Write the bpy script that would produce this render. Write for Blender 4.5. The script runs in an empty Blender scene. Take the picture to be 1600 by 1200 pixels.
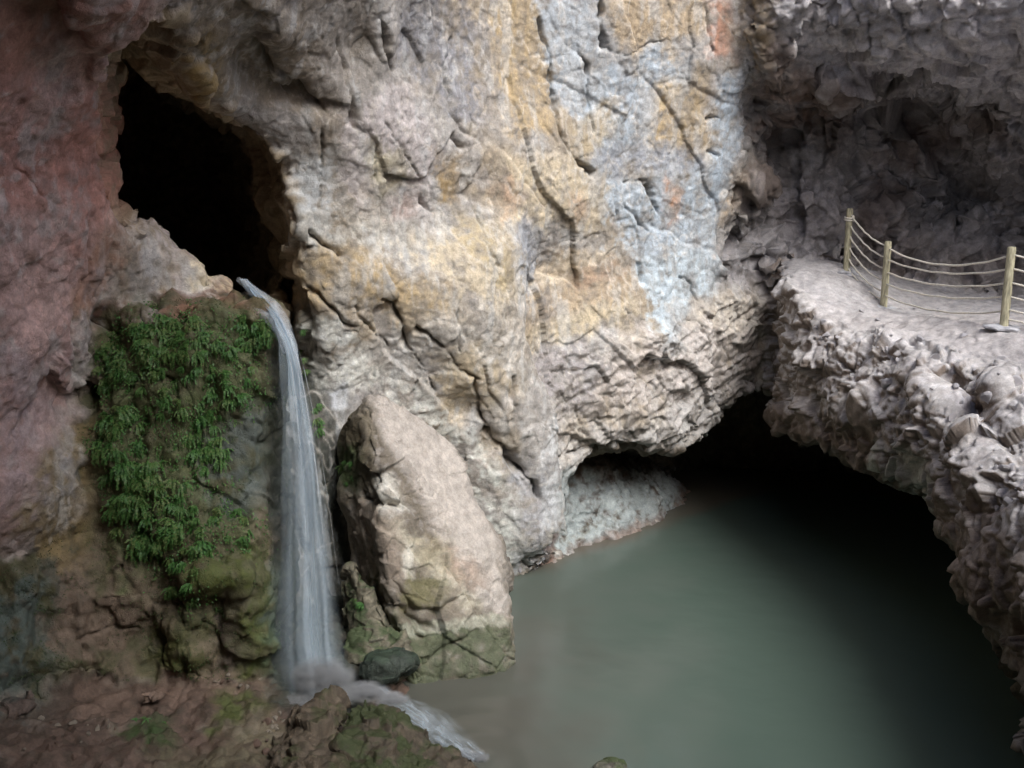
import bpy, bmesh, math, random
import numpy as np
from mathutils import Vector, Matrix
from mathutils.bvhtree import BVHTree

rng = np.random.default_rng(7)
random.seed(7)
SC = bpy.context.scene
COL = SC.collection

# ------------------------------------------------------------------ camera
PITCH = math.radians(12.0)
EYE = np.array([0.0, 0.0, 6.4])
FPX = 1600.0
cam = bpy.data.cameras.new('camera'); cam.lens = 36.0; cam.sensor_width = 36.0
cam.clip_start = 0.1; cam.clip_end = 500
camo = bpy.data.objects.new('camera', cam); COL.objects.link(camo)
camo.location = EYE; camo.rotation_euler = (math.pi/2 - PITCH, 0, 0)
SC.camera = camo
# ------------------------------------------------------------------ sky and sun
SUN_EL, SUN_AZ = math.radians(49), math.radians(147)   # azimuth clockwise from +y (view direction)
w = bpy.data.worlds.new('World'); SC.world = w; w.use_nodes = True
nt = w.node_tree; nt.nodes.clear()
sky = nt.nodes.new('ShaderNodeTexSky'); sky.sky_type = 'NISHITA'; sky.sun_disc = False
sky.sun_elevation = SUN_EL; sky.sun_rotation = SUN_AZ
sky.air_density = 1.0; sky.dust_density = 5.0; sky.ozone_density = 1.0
bgn = nt.nodes.new('ShaderNodeBackground'); bgn.inputs['Strength'].default_value = 0.11
wo = nt.nodes.new('ShaderNodeOutputWorld')
hsv = nt.nodes.new('ShaderNodeHueSaturation'); hsv.inputs['Saturation'].default_value = 1.25
nt.links.new(sky.outputs[0], hsv.inputs['Color']); nt.links.new(hsv.outputs[0], bgn.inputs[0])
nt.links.new(bgn.outputs[0], wo.inputs[0])
sl = bpy.data.lights.new('sun', 'SUN'); sl.energy = 1.5; sl.angle = math.radians(30); sl.color = (0.83, 0.93, 1.0)
so = bpy.data.objects.new('sun', sl); COL.objects.link(so)
sd = Vector((math.sin(SUN_AZ)*math.cos(SUN_EL), math.cos(SUN_AZ)*math.cos(SUN_EL), math.sin(SUN_EL)))
so.rotation_euler = sd.to_track_quat('Z', 'Y').to_euler(); so.location = (0, -5, 20)
# ------------------------------------------------------------------ render settings
SC.view_settings.view_transform = 'Standard'; SC.view_settings.look = 'None'
SC.view_settings.exposure = 1.12; SC.view_settings.gamma = 1.0
SC.render.engine = 'CYCLES'
cy = SC.cycles
cy.use_denoising = True
try: cy.denoiser = 'OPENIMAGEDENOISE'
except Exception: pass
cy.max_bounces = 6; cy.diffuse_bounces = 4; cy.glossy_bounces = 3; cy.transparent_max_bounces = 40
cy.transmission_bounces = 4; cy.caustics_reflective = False; cy.caustics_refractive = False
cy.sample_clamp_indirect = 6.0
cy.pixel_filter_type = 'BLACKMAN_HARRIS'; cy.filter_width = 1.5

# ------------------------------------------------------------------ projection helpers
CP, SP = math.cos(PITCH), math.sin(PITCH)
def un(px, py, t):
    cx = (px-800)/FPX; cyy = (600-py)/FPX
    return np.array([cx*t, (CP+cyy*SP)*t, EYE[2]+(-SP+cyy*CP)*t])
def unz(px, py, z):                      # point of a photograph pixel on a level z
    cx = (px-800)/FPX; cyy = (600-py)/FPX
    t = (z-EYE[2])/(-SP+cyy*CP)
    return un(px, py, t)
def proj(P):
    d = P - EYE
    t = d[..., 1]*CP - d[..., 2]*SP
    u = d[..., 1]*SP + d[..., 2]*CP
    ts = np.where(np.abs(t) < 1e-3, 1e-3, t)
    return 800 + FPX*d[..., 0]/ts, 600 - FPX*u/ts, t

# ------------------------------------------------------------------ noise
_perm = rng.permutation(4096).astype(np.int32)
_g = rng.normal(size=(4096, 3)).astype(np.float32); _g /= np.linalg.norm(_g, axis=1, keepdims=True)
_rnd = rng.random((4096, 4)).astype(np.float32)
def _hash(i, j, k): return _perm[(_perm[(_perm[i & 4095] + j) & 4095] + k) & 4095]
from concurrent.futures import ThreadPoolExecutor
_pool = ThreadPoolExecutor(4)
def blocks(fn, P, *a, n=24000):
    if len(P) <= n: return fn(P, *a)
    r = list(_pool.map(lambda i: fn(P[i:i+n], *a), range(0, len(P), n)))
    if isinstance(r[0], tuple): return tuple(np.concatenate(x) for x in zip(*r))
    return np.concatenate(r)
def gnoise(P): return blocks(_gnoise, P)
def _gnoise(P):
    P = P.astype(np.float32); F = np.floor(P); I = F.astype(np.int32); f = P - F
    s = f*f*f*(f*(f*6-15)+10)
    out = np.zeros(len(P), np.float32)
    for a in (0, 1):
        wx = s[:, 0] if a else 1-s[:, 0]
        for b in (0, 1):
            wy = wx*(s[:, 1] if b else 1-s[:, 1])
            for c in (0, 1):
                g = _g[_hash(I[:, 0]+a, I[:, 1]+b, I[:, 2]+c)]
                d = g[:, 0]*(f[:, 0]-a) + g[:, 1]*(f[:, 1]-b) + g[:, 2]*(f[:, 2]-c)
                out += wy*(s[:, 2] if c else 1-s[:, 2])*d
    return out*1.5
def fbm(P, scale, octv, gain=0.5, off=0.0): return blocks(_fbm, P, scale, octv, gain, off)
def ridged(P, scale, octv, gain=0.5, off=0.0): return blocks(_ridged, P, scale, octv, gain, off)
def facets(P, scale, off=0.0, tilt=1.0): return blocks(_facets, P, scale, off, tilt)
def _fbm(P, scale, octv, gain, off):
    o = np.zeros(len(P), np.float32); a = 1.0; q = P/scale + off
    for _ in range(octv):
        o += a*_gnoise(q); a *= gain; q = q*2.03 + 17.3
    return o
def _ridged(P, scale, octv, gain, off):
    o = np.zeros(len(P), np.float32); a = 1.0; q = P/scale + off
    for _ in range(octv):
        o += a*(1-2*np.abs(_gnoise(q))); a *= gain; q = q*2.07 + 11.7
    return o
def _facets(P, scale, off, tilt):
    """broken blocks: each Voronoi cell is a tilted plane at its own height; returns (height, edge distance)"""
    q = (P/scale + off).astype(np.float32); I = np.floor(q).astype(np.int32)
    b1 = np.full(len(q), 1e9, np.float32); b2 = b1.copy(); h = np.zeros(len(q), np.float32)
    for a in (-1, 0, 1):
        for b in (-1, 0, 1):
            for c in (-1, 0, 1):
                J = I + np.array([a, b, c], np.int32)
                hs = _hash(J[:, 0], J[:, 1], J[:, 2])
                r = q - (J + _rnd[hs][:, :3])
                d = (r*r).sum(1)
                hh = _rnd[hs][:, 3]-0.5 + tilt*(r*_g[hs]).sum(1)
                m = d < b1
                b2 = np.where(m, b1, np.minimum(b2, d)); h = np.where(m, hh, h); b1 = np.where(m, d, b1)
    return h, np.sqrt(b2)-np.sqrt(b1)
def sstep(a, b, x):
    t = np.clip((x-a)/(b-a), 0, 1); return t*t*(3-2*t)

# ------------------------------------------------------------------ implicit surfaces -> quads
def surface_nets(f, org, res):
    nx, ny, nz = f.shape
    neg = f < 0
    cnt = np.zeros((nx-1, ny-1, nz-1), np.int8)
    C = [(a, b, c) for a in (0, 1) for b in (0, 1) for c in (0, 1)]
    for a, b, c in C: cnt += neg[a:nx-1+a, b:ny-1+b, c:nz-1+c]
    act = (cnt > 0) & (cnt < 8)
    idx = np.argwhere(act).astype(np.int32)
    num = -np.ones(act.shape, np.int32); num[act] = np.arange(len(idx))
    s = np.zeros((len(idx), 3)); k = np.zeros(len(idx))
    vals = {c: f[idx[:, 0]+c[0], idx[:, 1]+c[1], idx[:, 2]+c[2]] for c in C}
    for c in C:
        for ax in range(3):
            if c[ax] == 0:
                d = list(c); d[ax] = 1; d = tuple(d)
                v0, v1 = vals[c], vals[d]; m = (v0 < 0) != (v1 < 0)
                t = np.where(m, v0/np.where(m, v0-v1, 1), 0)
                p = np.array(c, float)[None]*np.ones((len(idx), 1)); p[:, ax] += t
                s += p*m[:, None]; k += m
    V = (idx + s/k[:, None])*res + org
    Q = []
    for ax in range(3):
        sl0 = [slice(None)]*3; sl1 = [slice(None)]*3
        sl0[ax] = slice(0, -1); sl1[ax] = slice(1, None)
        n0, n1 = neg[tuple(sl0)], neg[tuple(sl1)]
        e = np.argwhere(n0 != n1)
        o1, o2 = [a for a in range(3) if a != ax]
        e = e[(e[:, o1] > 0) & (e[:, o2] > 0) & (e[:, o1] < f.shape[o1]-1) & (e[:, o2] < f.shape[o2]-1)]
        def cell(d1, d2):
            q = e.copy(); q[:, o1] += d1; q[:, o2] += d2
            return num[q[:, 0], q[:, 1], q[:, 2]]
        q = np.stack([cell(-1, -1), cell(0, -1), cell(0, 0), cell(-1, 0)], 1)
        flip = n0[e[:, 0], e[:, 1], e[:, 2]]
        if ax == 1: flip = ~flip
        q[~flip] = q[~flip][:, ::-1]
        Q.append(q)
    return V, np.concatenate(Q)
def edges_of(Q):
    E = np.concatenate([Q[:, [0, 1]], Q[:, [1, 2]], Q[:, [2, 3]], Q[:, [3, 0]]]); E.sort(axis=1)
    return E
def smooth(V, Q, it, w=None, lam=0.5):
    n = len(V); E = edges_of(Q); K = np.unique(E[:, 0].astype(np.int64)*n+E[:, 1]); E = np.stack([K//n, K % n], 1)
    deg = np.bincount(E.ravel(), minlength=n)
    for _ in range(it):
        S = np.stack([np.bincount(E[:, 0], V[E[:, 1], k], n) + np.bincount(E[:, 1], V[E[:, 0], k], n) for k in range(3)], 1)
        D = (S/np.maximum(deg, 1)[:, None] - V)*lam
        V = V + (D if w is None else D*w[:, None])
    return V
def subdivide(V, Q, attrs):
    n = len(V); E = edges_of(Q)
    U, inv = np.unique(E[:, 0].astype(np.int64)*n + E[:, 1], return_inverse=True)
    a, b = U//n, U % n; m = len(Q)
    mid = n + inv.reshape(4, m).T
    cen = n + len(U) + np.arange(m)
    def ext(A): return np.concatenate([A, (A[a]+A[b])/2, A[Q].mean(1)])
    V2 = ext(V); at = [ext(x) for x in attrs]
    q = [np.stack([Q[:, i], mid[:, i], cen, mid[:, (i+3) % 4]], 1) for i in range(4)]
    return V2, np.concatenate(q), at
def normals(V, Q):
    n = np.cross(V[Q[:, 2]]-V[Q[:, 0]], V[Q[:, 3]]-V[Q[:, 1]])
    N = np.stack([sum(np.bincount(Q[:, i], n[:, k], len(V)) for i in range(4)) for k in range(3)], 1)
    return N/np.maximum(np.linalg.norm(N, axis=1, keepdims=True), 1e-12)
def poly_sd(x, y, poly):
    """signed distance to a 2-D polygon (negative inside)"""
    P = np.asarray(poly, float); n = len(P)
    d = np.full(x.shape, 1e18); s = np.zeros(x.shape, bool)
    for i in range(n):
        ax, ay = P[i]; bx, by = P[(i+1) % n]
        ex, ey = bx-ax, by-ay; wx, wy = x-ax, y-ay
        t = np.clip((wx*ex+wy*ey)/(ex*ex+ey*ey+1e-12), 0, 1)
        d = np.minimum(d, (wx-ex*t)**2+(wy-ey*t)**2)
        c1 = (ay <= y) & (by > y); c2 = (ay > y) & (by <= y)
        cr = ex*wy-ey*wx
        s ^= (c1 & (cr > 0)) | (c2 & (cr < 0))
    d = np.sqrt(d); return np.where(s, -d, d)
def line_d(x, y, pts):
    d = np.full(x.shape, 1e18)
    for (ax, ay), (bx, by) in zip(pts[:-1], pts[1:]):
        ex, ey = bx-ax, by-ay; wx, wy = x-ax, y-ay
        t = np.clip((wx*ex+wy*ey)/(ex*ex+ey*ey+1e-12), 0, 1)
        d = np.minimum(d, (wx-ex*t)**2+(wy-ey*t)**2)
    return np.sqrt(d)
def tps(A, v, lam=0.02):
    A = np.asarray(A, float); v = np.asarray(v, float); n = len(A)
    r = np.linalg.norm(A[:, None]-A[None], axis=2)
    K = r*r*np.log(r+1e-9) + lam*np.eye(n)
    Pm = np.c_[np.ones(n), A]
    M = np.block([[K, Pm], [Pm.T, np.zeros((3, 3))]])
    s = np.linalg.solve(M, np.r_[v, 0, 0, 0])
    def ev(x, y):
        o = s[n]+s[n+1]*x+s[n+2]*y
        for i in range(n):
            rr = (x-A[i, 0])**2+(y-A[i, 1])**2
            o = o + s[i]*0.5*rr*np.log(rr+1e-12)
        return o
    return ev
def smin(a, b, k):
    h = np.clip(0.5+0.5*(b-a)/k, 0, 1); return b+(a-b)*h-k*h*(1-h)
def smax(a, b, k): return -smin(-a, -b, k)

# ------------------------------------------------------------------ materials
def mat_new(name):
    m = bpy.data.materials.new(name); m.use_nodes = True
    n = m.node_tree; n.nodes.clear()
    out = n.nodes.new('ShaderNodeOutputMaterial')
    return m, n, out
def rock_material(name, bump=0.5, scale=1.0, rough=0.85, attr=True, base=(0.3, 0.3, 0.3)):
    m, n, out = mat_new(name); L = n.links.new
    p = n.nodes.new('ShaderNodeBsdfPrincipled'); L(p.outputs[0], out.inputs[0])
    geo = n.nodes.new('ShaderNodeTexCoord')
    def noise(sc, det, rg=0.6, dist=0.0):
        t = n.nodes.new('ShaderNodeTexNoise'); t.inputs['Scale'].default_value = sc; t.inputs['Detail'].default_value = det
        t.inputs['Roughness'].default_value = rg; t.inputs['Distortion'].default_value = dist
        L(geo.outputs['Object'], t.inputs['Vector']); return t
    if attr:
        a = n.nodes.new('ShaderNodeAttribute'); a.attribute_name = 'Col'; colr = a.outputs['Color']
    else:
        a = n.nodes.new('ShaderNodeRGB'); a.outputs[0].default_value = (*base, 1); colr = a.outputs[0]
    n1 = noise(9*scale, 6, 0.7); n2 = noise(38*scale, 5, 0.7)
    r1 = n.nodes.new('ShaderNodeMapRange'); r1.inputs[1].default_value = 0.3; r1.inputs[2].default_value = 0.7
    r1.inputs[3].default_value = 0.82; r1.inputs[4].default_value = 1.17; L(n1.outputs[0], r1.inputs[0])
    r2 = n.nodes.new('ShaderNodeMapRange'); r2.inputs[1].default_value = 0.32; r2.inputs[2].default_value = 0.68
    r2.inputs[3].default_value = 0.82; r2.inputs[4].default_value = 1.16; L(n2.outputs[0], r2.inputs[0])
    mu = n.nodes.new('ShaderNodeMath'); mu.operation = 'MULTIPLY'; L(r1.outputs[0], mu.inputs[0]); L(r2.outputs[0], mu.inputs[1])
    mx = n.nodes.new('ShaderNodeVectorMath'); mx.operation = 'SCALE'; L(colr, mx.inputs[0]); L(mu.outputs[0], mx.inputs['Scale'])
    L(mx.outputs[0], p.inputs['Base Color'])
    if attr:
        rr = n.nodes.new('ShaderNodeMapRange'); rr.inputs[3].default_value = rough; rr.inputs[4].default_value = 0.35
        L(a.outputs['Alpha'], rr.inputs[0]); L(rr.outputs[0], p.inputs['Roughness'])
    else: p.inputs['Roughness'].default_value = rough
    p.inputs['Specular IOR Level'].default_value = 0.3
    b = n.nodes.new('ShaderNodeBump'); b.inputs['Strength'].default_value = bump; b.inputs['Distance'].default_value = 0.05
    ad = n.nodes.new('ShaderNodeMath'); ad.operation = 'ADD'
    n3 = noise(16*scale, 8, 0.75, 0.3); L(n3.outputs[0], ad.inputs[0])
    v = n.nodes.new('ShaderNodeTexVoronoi'); v.feature = 'DISTANCE_TO_EDGE'; v.inputs['Scale'].default_value = 7*scale
    wv = n.nodes.new('ShaderNodeVectorMath'); wv.operation = 'ADD'; L(geo.outputs['Object'], wv.inputs[0])
    n4 = noise(3*scale, 3); L(n4.outputs['Color'], wv.inputs[1]); L(wv.outputs[0], v.inputs['Vector'])
    vr = n.nodes.new('ShaderNodeMapRange'); vr.inputs[2].default_value = 0.06; vr.inputs[3].default_value = -0.25; vr.inputs[4].default_value = 0
    L(v.outputs[0], vr.inputs[0]); L(vr.outputs[0], ad.inputs[1])
    L(ad.outputs[0], b.inputs['Height']); L(b.outputs[0], p.inputs['Normal'])
    return m
def simple_material(name, col, rough=0.7, var=0.3, scale=20, bump=0.2, stretch=(1, 1, 1), spec=0.4, bdist=0.01):
    m, n, out = mat_new(name); L = n.links.new
    p = n.nodes.new('ShaderNodeBsdfPrincipled'); L(p.outputs[0], out.inputs[0])
    tc = n.nodes.new('ShaderNodeTexCoord'); mp = n.nodes.new('ShaderNodeMapping'); mp.inputs['Scale'].default_value = stretch
    L(tc.outputs['Object'], mp.inputs[0])
    t = n.nodes.new('ShaderNodeTexNoise'); t.inputs['Scale'].default_value = scale; t.inputs['Detail'].default_value = 5
    L(mp.outputs[0], t.inputs['Vector'])
    r = n.nodes.new('ShaderNodeValToRGB'); r.color_ramp.elements[0].position = 0.3; r.color_ramp.elements[1].position = 0.7
    c = np.array(col); r.color_ramp.elements[0].color = (*(c*(1-var)), 1); r.color_ramp.elements[1].color = (*np.minimum(c*(1+var), 0.9), 1)
    L(t.outputs[0], r.inputs[0]); L(r.outputs[0], p.inputs['Base Color'])
    p.inputs['Roughness'].default_value = rough; p.inputs['Specular IOR Level'].default_value = spec
    b = n.nodes.new('ShaderNodeBump'); b.inputs['Strength'].default_value = bump; b.inputs['Distance'].default_value = bdist
    L(t.outputs[0], b.inputs['Height']); L(b.outputs[0], p.inputs['Normal'])
    return m
M_ROCK = rock_material('rock', 0.5)
M_RUBBLE = rock_material('rubble_rock', 0.5, 1.5, 0.95)

# ------------------------------------------------------------------ object helpers
def link(o, parent=None, label=None, cat=None, group=None, kind=None):
    COL.objects.link(o)
    if parent is not None: o.parent = parent
    if label: o['label'] = label
    if cat: o['category'] = cat
    if group: o['group'] = group
    if kind: o['kind'] = kind
    return o
def mesh_np(name, V, Q, mat, col=None, smoothf=True):
    me = bpy.data.meshes.new(name)
    k = Q.shape[1]
    me.vertices.add(len(V)); me.vertices.foreach_set('co', np.ascontiguousarray(V, np.float32).ravel())
    me.loops.add(Q.size); me.loops.foreach_set('vertex_index', np.ascontiguousarray(Q, np.int32).ravel())
    me.polygons.add(len(Q)); me.polygons.foreach_set('loop_start', np.arange(0, Q.size, k, dtype=np.int32))
    me.update(calc_edges=True)
    if smoothf: me.polygons.foreach_set('use_smooth', np.ones(len(Q), bool))
    if col is not None:
        ca = me.color_attributes.new('Col', 'FLOAT_COLOR', 'POINT'); ca.data.foreach_set('color', np.ascontiguousarray(col, np.float32).ravel())
    if mat is not None: me.materials.append(mat)
    return me
def add_attr(me, name, arr):
    ca = me.color_attributes.new(name, 'FLOAT_COLOR', 'POINT'); a = np.ones((len(me.vertices), 4), np.float32); a[:, :arr.shape[1]] = arr; ca.data.foreach_set('color', a.ravel())
    return me
def tube_mesh(name, pts, radii, mat, seg=8, cap=True):
    pts = np.asarray(pts, float); n = len(pts); radii = np.broadcast_to(radii, (n,))
    V = []; F = []
    T = np.gradient(pts, axis=0); T /= np.linalg.norm(T, axis=1, keepdims=True)
    ref = np.array([0, 0, 1.0]) if abs(T[0][2]) < 0.9 else np.array([1.0, 0, 0])
    for i in range(n):
        a = np.cross(T[i], ref); a /= np.linalg.norm(a); b = np.cross(T[i], a)
        for k in range(seg):
            an = 2*math.pi*k/seg; V.append(pts[i]+radii[i]*(math.cos(an)*a+math.sin(an)*b))
    for i in range(n-1):
        for k in range(seg):
            F.append((i*seg+k, i*seg+(k+1) % seg, (i+1)*seg+(k+1) % seg, (i+1)*seg+k))
    if cap: F.append(tuple(range(seg))[::-1]); F.append(tuple(range((n-1)*seg, n*seg)))
    me = bpy.data.meshes.new(name); me.from_pydata([tuple(v) for v in V], [], F)
    for p in me.polygons: p.use_smooth = len(p.vertices) == 4
    if mat: me.materials.append(mat)
    return me
# ================================================================== THE CAVE (rock mass as one implicit body, meshed, split by face)
def unY(px, py, Y):
    cyy = (600-py)/FPX
    return un(px, py, Y/(CP+cyy*SP))
WALL = [  # pixel of the photograph, horizontal distance
 # red wall on the left
 (0,300,9.6),(0,150,8.9),(0,0,7.7),(0,450,9.8),(0,600,9.9),(0,750,10.0),(70,300,10.2),(80,500,10.5),(70,700,10.5),
 (150,0,8.6),(140,120,10.1),(140,250,10.8),(185,200,11.1),(180,300,11.4),(150,450,11.3),(110,620,11.1),(40,820,10.3),
 (200,60,10.4),(300,0,9.8),(300,80,11.0),(370,40,11.4),(-150,300,8.6),(-150,700,9.0),(-150,0,7.5),(-400,400,7.0),(-400,0,6.6),
 # sill below the tunnel, wall behind the ferns
 (215,400,11.7),(300,440,12.0),(250,480,12.0),(360,470,12.2),(200,600,12.3),(300,700,12.3),(400,700,12.5),(250,900,12.2),(100,900,11.6),(60,1000,11.2),(400,950,12.5),
 # gap right of the fall
 (456,470,14.0),(450,560,13.8),(445,640,13.4),(450,750,12.9),(470,950,12.9),(530,800,13.7),(540,1000,13.4),(520,700,13.6),
 # central face
 (480,330,13.2),(470,230,13.1),(460,420,13.2),(475,480,13.3),(490,540,13.4),(420,70,12.0),(450,140,12.5),(520,100,12.9),(540,200,13.2),(600,150,13.4),
 (560,350,13.6),(560,450,13.5),(640,300,14.0),(640,450,13.8),(640,540,14.0),(700,350,14.5),(720,480,14.3),(700,600,14.4),(560,540,13.7),(560,600,13.9),(600,560,14.0),
 (790,380,14.9),(790,500,14.9),(800,620,15.0),(830,720,15.2),(845,820,15.5),(790,780,15.1),(720,720,14.8),(700,850,14.8),(640,750,14.6),(600,900,14.2),
 (850,420,15.9),(900,400,16.1),(1000,350,16.6),(1100,350,17.2),(1150,250,17.3),(1160,120,16.8),(900,250,15.7),(850,150,15.5),(950,130,15.9),(1050,100,16.4),(1130,40,16.6),
 (760,150,14.8),(700,60,14.4),(620,30,13.5),(560,30,12.9),(800,0,15.1),(1000,0,15.9),
 (850,560,15.8),(920,580,16.0),(1000,540,16.5),(1100,500,17.2),(1170,450,17.7),(880,660,15.8),(980,650,16.2),(1080,620,17.0),(1140,580,17.6),(1215,540,18.4),(1205,610,18.4),
 # dark recess behind the walkway and the slab over it
 (1190,330,17.9),(1200,200,17.9),(1250,400,18.4),(1300,300,18.6),(1300,180,18.2),(1400,250,19.0),(1400,360,18.9),(1400,160,18.0),(1500,250,19.1),(1500,380,18.8),(1480,170,17.9),(1580,320,18.6),(1600,420,18.3),
 (1190,40,16.5),(1250,30,16.4),(1300,80,16.8),(1350,50,16.2),(1400,100,16.6),(1500,80,15.9),(1600,50,15.3),(1600,130,16.2),(1590,220,17.6),
 (1800,300,17.5),(1800,100,15.2),(1900,420,16.5),
 # beyond the frame, overhead
 (1400,-200,17.4),(1600,-200,16.8),(1000,-200,16.6),(700,-200,13.6),(300,-200,9.2),(0,-200,7.8)]
_w = np.array([unY(*p) for p in WALL])
_wx = [(-4,3.5,11),(-1,12,11.5),(3,17.5,11.5),(7,18,11.5),(-8,5,3),(-8,4,7),(-9,2,11),(11.5,12,6),(12.5,7,6),(13,3,6),(12,12,10),(12.5,7,10),(9,17,3),(12,13,2),(0,16,-1),(3,18.5,-1),(6,20,1),(-3,13,-1),(-6,11,-1)]
_w = np.concatenate([_w, np.array(_wx, float)])
Dfun = tps(_w[:, [0, 2]], _w[:, 1], 0.03)
FERN = [(150,520,11.35),(250,500,11.3),(330,490,11.35),(420,510,11.5),(150,640,11.2),(250,620,11.1),(350,620,11.2),(425,650,11.5),(200,760,10.95),(300,760,10.95),(400,760,11.3),
 (180,880,10.9),(280,880,10.85),(360,900,10.7),(420,880,11.1),(60,900,10.5),(0,900,10.2),(0,1050,9.9),(100,1000,10.5),(200,980,10.8),(290,990,10.8),(380,960,10.75),(420,1020,11.0),(150,1060,10.6),(300,1060,10.8),(60,820,10.8),(100,720,11.0),(425,1080,11.0)]
_f = np.array([unY(*p) for p in FERN]); Tfun = tps(_f[:, [0, 2]], _f[:, 1], 0.02)
FERN_OUT = [(140,505),(200,488),(250,478),(320,478),(385,472),(420,492),(432,540),(428,700),(424,850),(430,1000),(436,1150),(-200,1150),(-150,900),(20,860),(70,790),(110,690),(135,620)]
_fo = np.array([unY(a, b, 11.2) for a, b in FERN_OUT])[:, [0, 2]]
TUN = [(188,92),(235,112),(300,160),(360,208),(420,245),(450,268),(470,300),(482,340),(474,400),(462,440),(452,520),(436,515),(405,470),(372,432),(330,408),(290,378),(240,350),(208,335),(186,300),(182,240)]
_tn = np.array([unY(a, b, 12.0) for a, b in TUN])[:, [0, 2]]
LEDGE = [(6.1,16.7,4.13),(6.6,13.6,4.27),(5.78,17.6,4.63),(5.2,17.2,4.62),(4.75,16.5,4.42),(5.2,15.7,4.12),(5.6,14.6,4.0),(6.4,12.5,4.0),(8,15,4.2),(8,18,4.2),(7,16,4.15),(10,14,4.3),(8,12,4.3),
 (4.6,15.6,3.9),(4.7,14.4,3.3),(4.7,13,2.95),(4.7,11.6,2.65),(4.65,10,2.45),(4.35,8.2,2.15),(4.2,6,1.7),(5.2,13.2,3.55),(5.6,12,3.45),(5.6,10,3.25),(5.2,8.5,2.9),(5.5,7,2.7),(7,10,4.1),(8,8,4.2),(7,7,3.8),(9,5,4),(6,5,2.5),(12,10,4.5),(6.3,11,3.75),(6,20,4.6),(9,20,4.4)]
_l = np.array(LEDGE); Lfun = tps(_l[:, :2], _l[:, 2], 0.02)
LEDGE_PLAN = [(4.6,17.6),(4.52,16.6),(4.62,15.6),(5.05,14.2),(5.3,12.5),(5.3,11),(5.15,9.6),(4.85,8.2),(4.5,6),(4,1),(14,1),(14,24),(5,24)]
ROOF = [(.4,16.2,.4),(.4,17.6,.6),(.9,16.2,1.4),(1.2,17.5,1.4),(1.6,18.5,1.3),(1.3,19.1,.4),(2.5,17.2,1.6),(3.6,17.2,1.75),(4.5,16,2.05),(5.1,14,2.2),(5.3,12,2.2),(5.2,10,1.3),(4.9,8.2,.3),(4.5,6,-.6),
 (6,14,1.9),(7.6,14,.9),(6,12,1.6),(7.3,12,.1),(5.9,10,.2),(6.6,10,-.8),(5.4,8.2,-.6),(6.2,8.2,-1.2),(5,18,2.3),(7,18,1.7),(8.2,18,.2),(3.6,18.5,2.2),(3.6,19.8,1.8),(5,20.4,1.7),(5,21.2,0),(7,20.3,.9),(2.9,19.6,.6),(5.2,6,-.6),(6.5,16.3,1.9),(8.0,16.3,.4),
 (2.3,18.3,1.6),(2.2,19.3,.6)]
_r = np.array(ROOF); Rfun = tps(_r[:, :2], _r[:, 2], 0.01)
CAV_PLAN = [(.35,15),(.3,17.6),(1.0,19.6),(4,21.7),(8.6,21.7),(8.8,12),(7,4),(3.4,4),(3,14),(2,15.2)]
GROUND = [(-3,10.9,.55),(-4.5,10.3,.7),(-6,9,1.0),(-2.3,10.9,.42),(-1.9,10.6,.3),(-4,9,.5),(-3,9,.4),(-2,9.3,.25),(-1.2,9.6,.0),(-1.3,10.8,-.1),(-.8,10.5,-.3),(-.6,9.5,-.4),(-.5,8.5,-.5),(-2,8,.2),(-5,7.5,.7),
 (0,11,-.8),(1,9,-.9),(4,10,-1),(4,15,-1),(8,12,-1),(12,8,-1),(0,15,-.8),(.5,15.8,0),(1.33,16.75,0),(2.3,17.6,0),(2.95,18.3,-.1),(.97,17.1,1.35),(.6,17.45,1.6),(1.94,17.95,1.15),(1.58,18.3,1.5),(2.6,18.65,.7),(3,17,-.8),(1.6,16,-.7),(4,18.5,-.9),(-2,13,.5),(-3,13,.5),(-2.2,12,.5),(-1.7,12.2,.35),(-1.3,12.6,.1),(0,7,-.6),(3,7,-.7),(0,5,1.5),(4,5,1.4),(-4,5,1.8),(8,5,1.5),(0,3,3.2),(10,3,3.2),(-8,3,3.2),(12,20,-1),(0,20,.6),(-8,8,1.6),(-7,12,1)]
_gr = np.array(GROUND); Gfun = tps(_gr[:, :2], _gr[:, 2], 0.02)

RES = 0.1
org = np.array([-9.5, 2.0, -1.35]); top = np.array([13.4, 22.6, 12.0])
gx, gy, gz = [np.arange(org[k], top[k], RES) for k in range(3)]
X2, Z2 = np.meshgrid(gx, gz, indexing='ij'); XY_x, XY_y = np.meshgrid(gx, gy, indexing='ij')
def hf(fun, a, b, lim=2.5):
    v = fun(a, b); d0, d1 = np.gradient(v, RES); return v.astype(np.float32), (1/np.sqrt(1+np.minimum(d0*d0+d1*d1, lim**2))).astype(np.float32)
D, nD = hf(Dfun, X2, Z2); T, nT = hf(Tfun, X2, Z2); FO = poly_sd(X2, Z2, _fo).astype(np.float32)
Lh, nL = hf(Lfun, XY_x, XY_y); R, nR = hf(Rfun, XY_x, XY_y); G, nG = hf(Gfun, XY_x, XY_y)
LP = poly_sd(XY_x, XY_y, LEDGE_PLAN).astype(np.float32); CPL = poly_sd(XY_x, XY_y, CAV_PLAN).astype(np.float32)
yv = gy.astype(np.float32)[None, :, None]; zv = gz.astype(np.float32)[None, None, :]
f_wall = (D[:, None, :]-yv)*nD[:, None, :]
f_fern = smax((T[:, None, :]-yv)*nT[:, None, :], FO[:, None, :], 0.18)
f_fern = smax(f_fern, yv-12.15+0*f_fern, 0.2)
f_ledge = smax((zv-Lh[:, :, None])*nL[:, :, None], LP[:, :, None]+0*zv, 0.25)
f_ground = (zv-G[:, :, None])*nG[:, :, None]
f_cav = smax((zv-R[:, :, None])*nR[:, :, None], CPL[:, :, None]+0*zv, 0.15)
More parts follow.
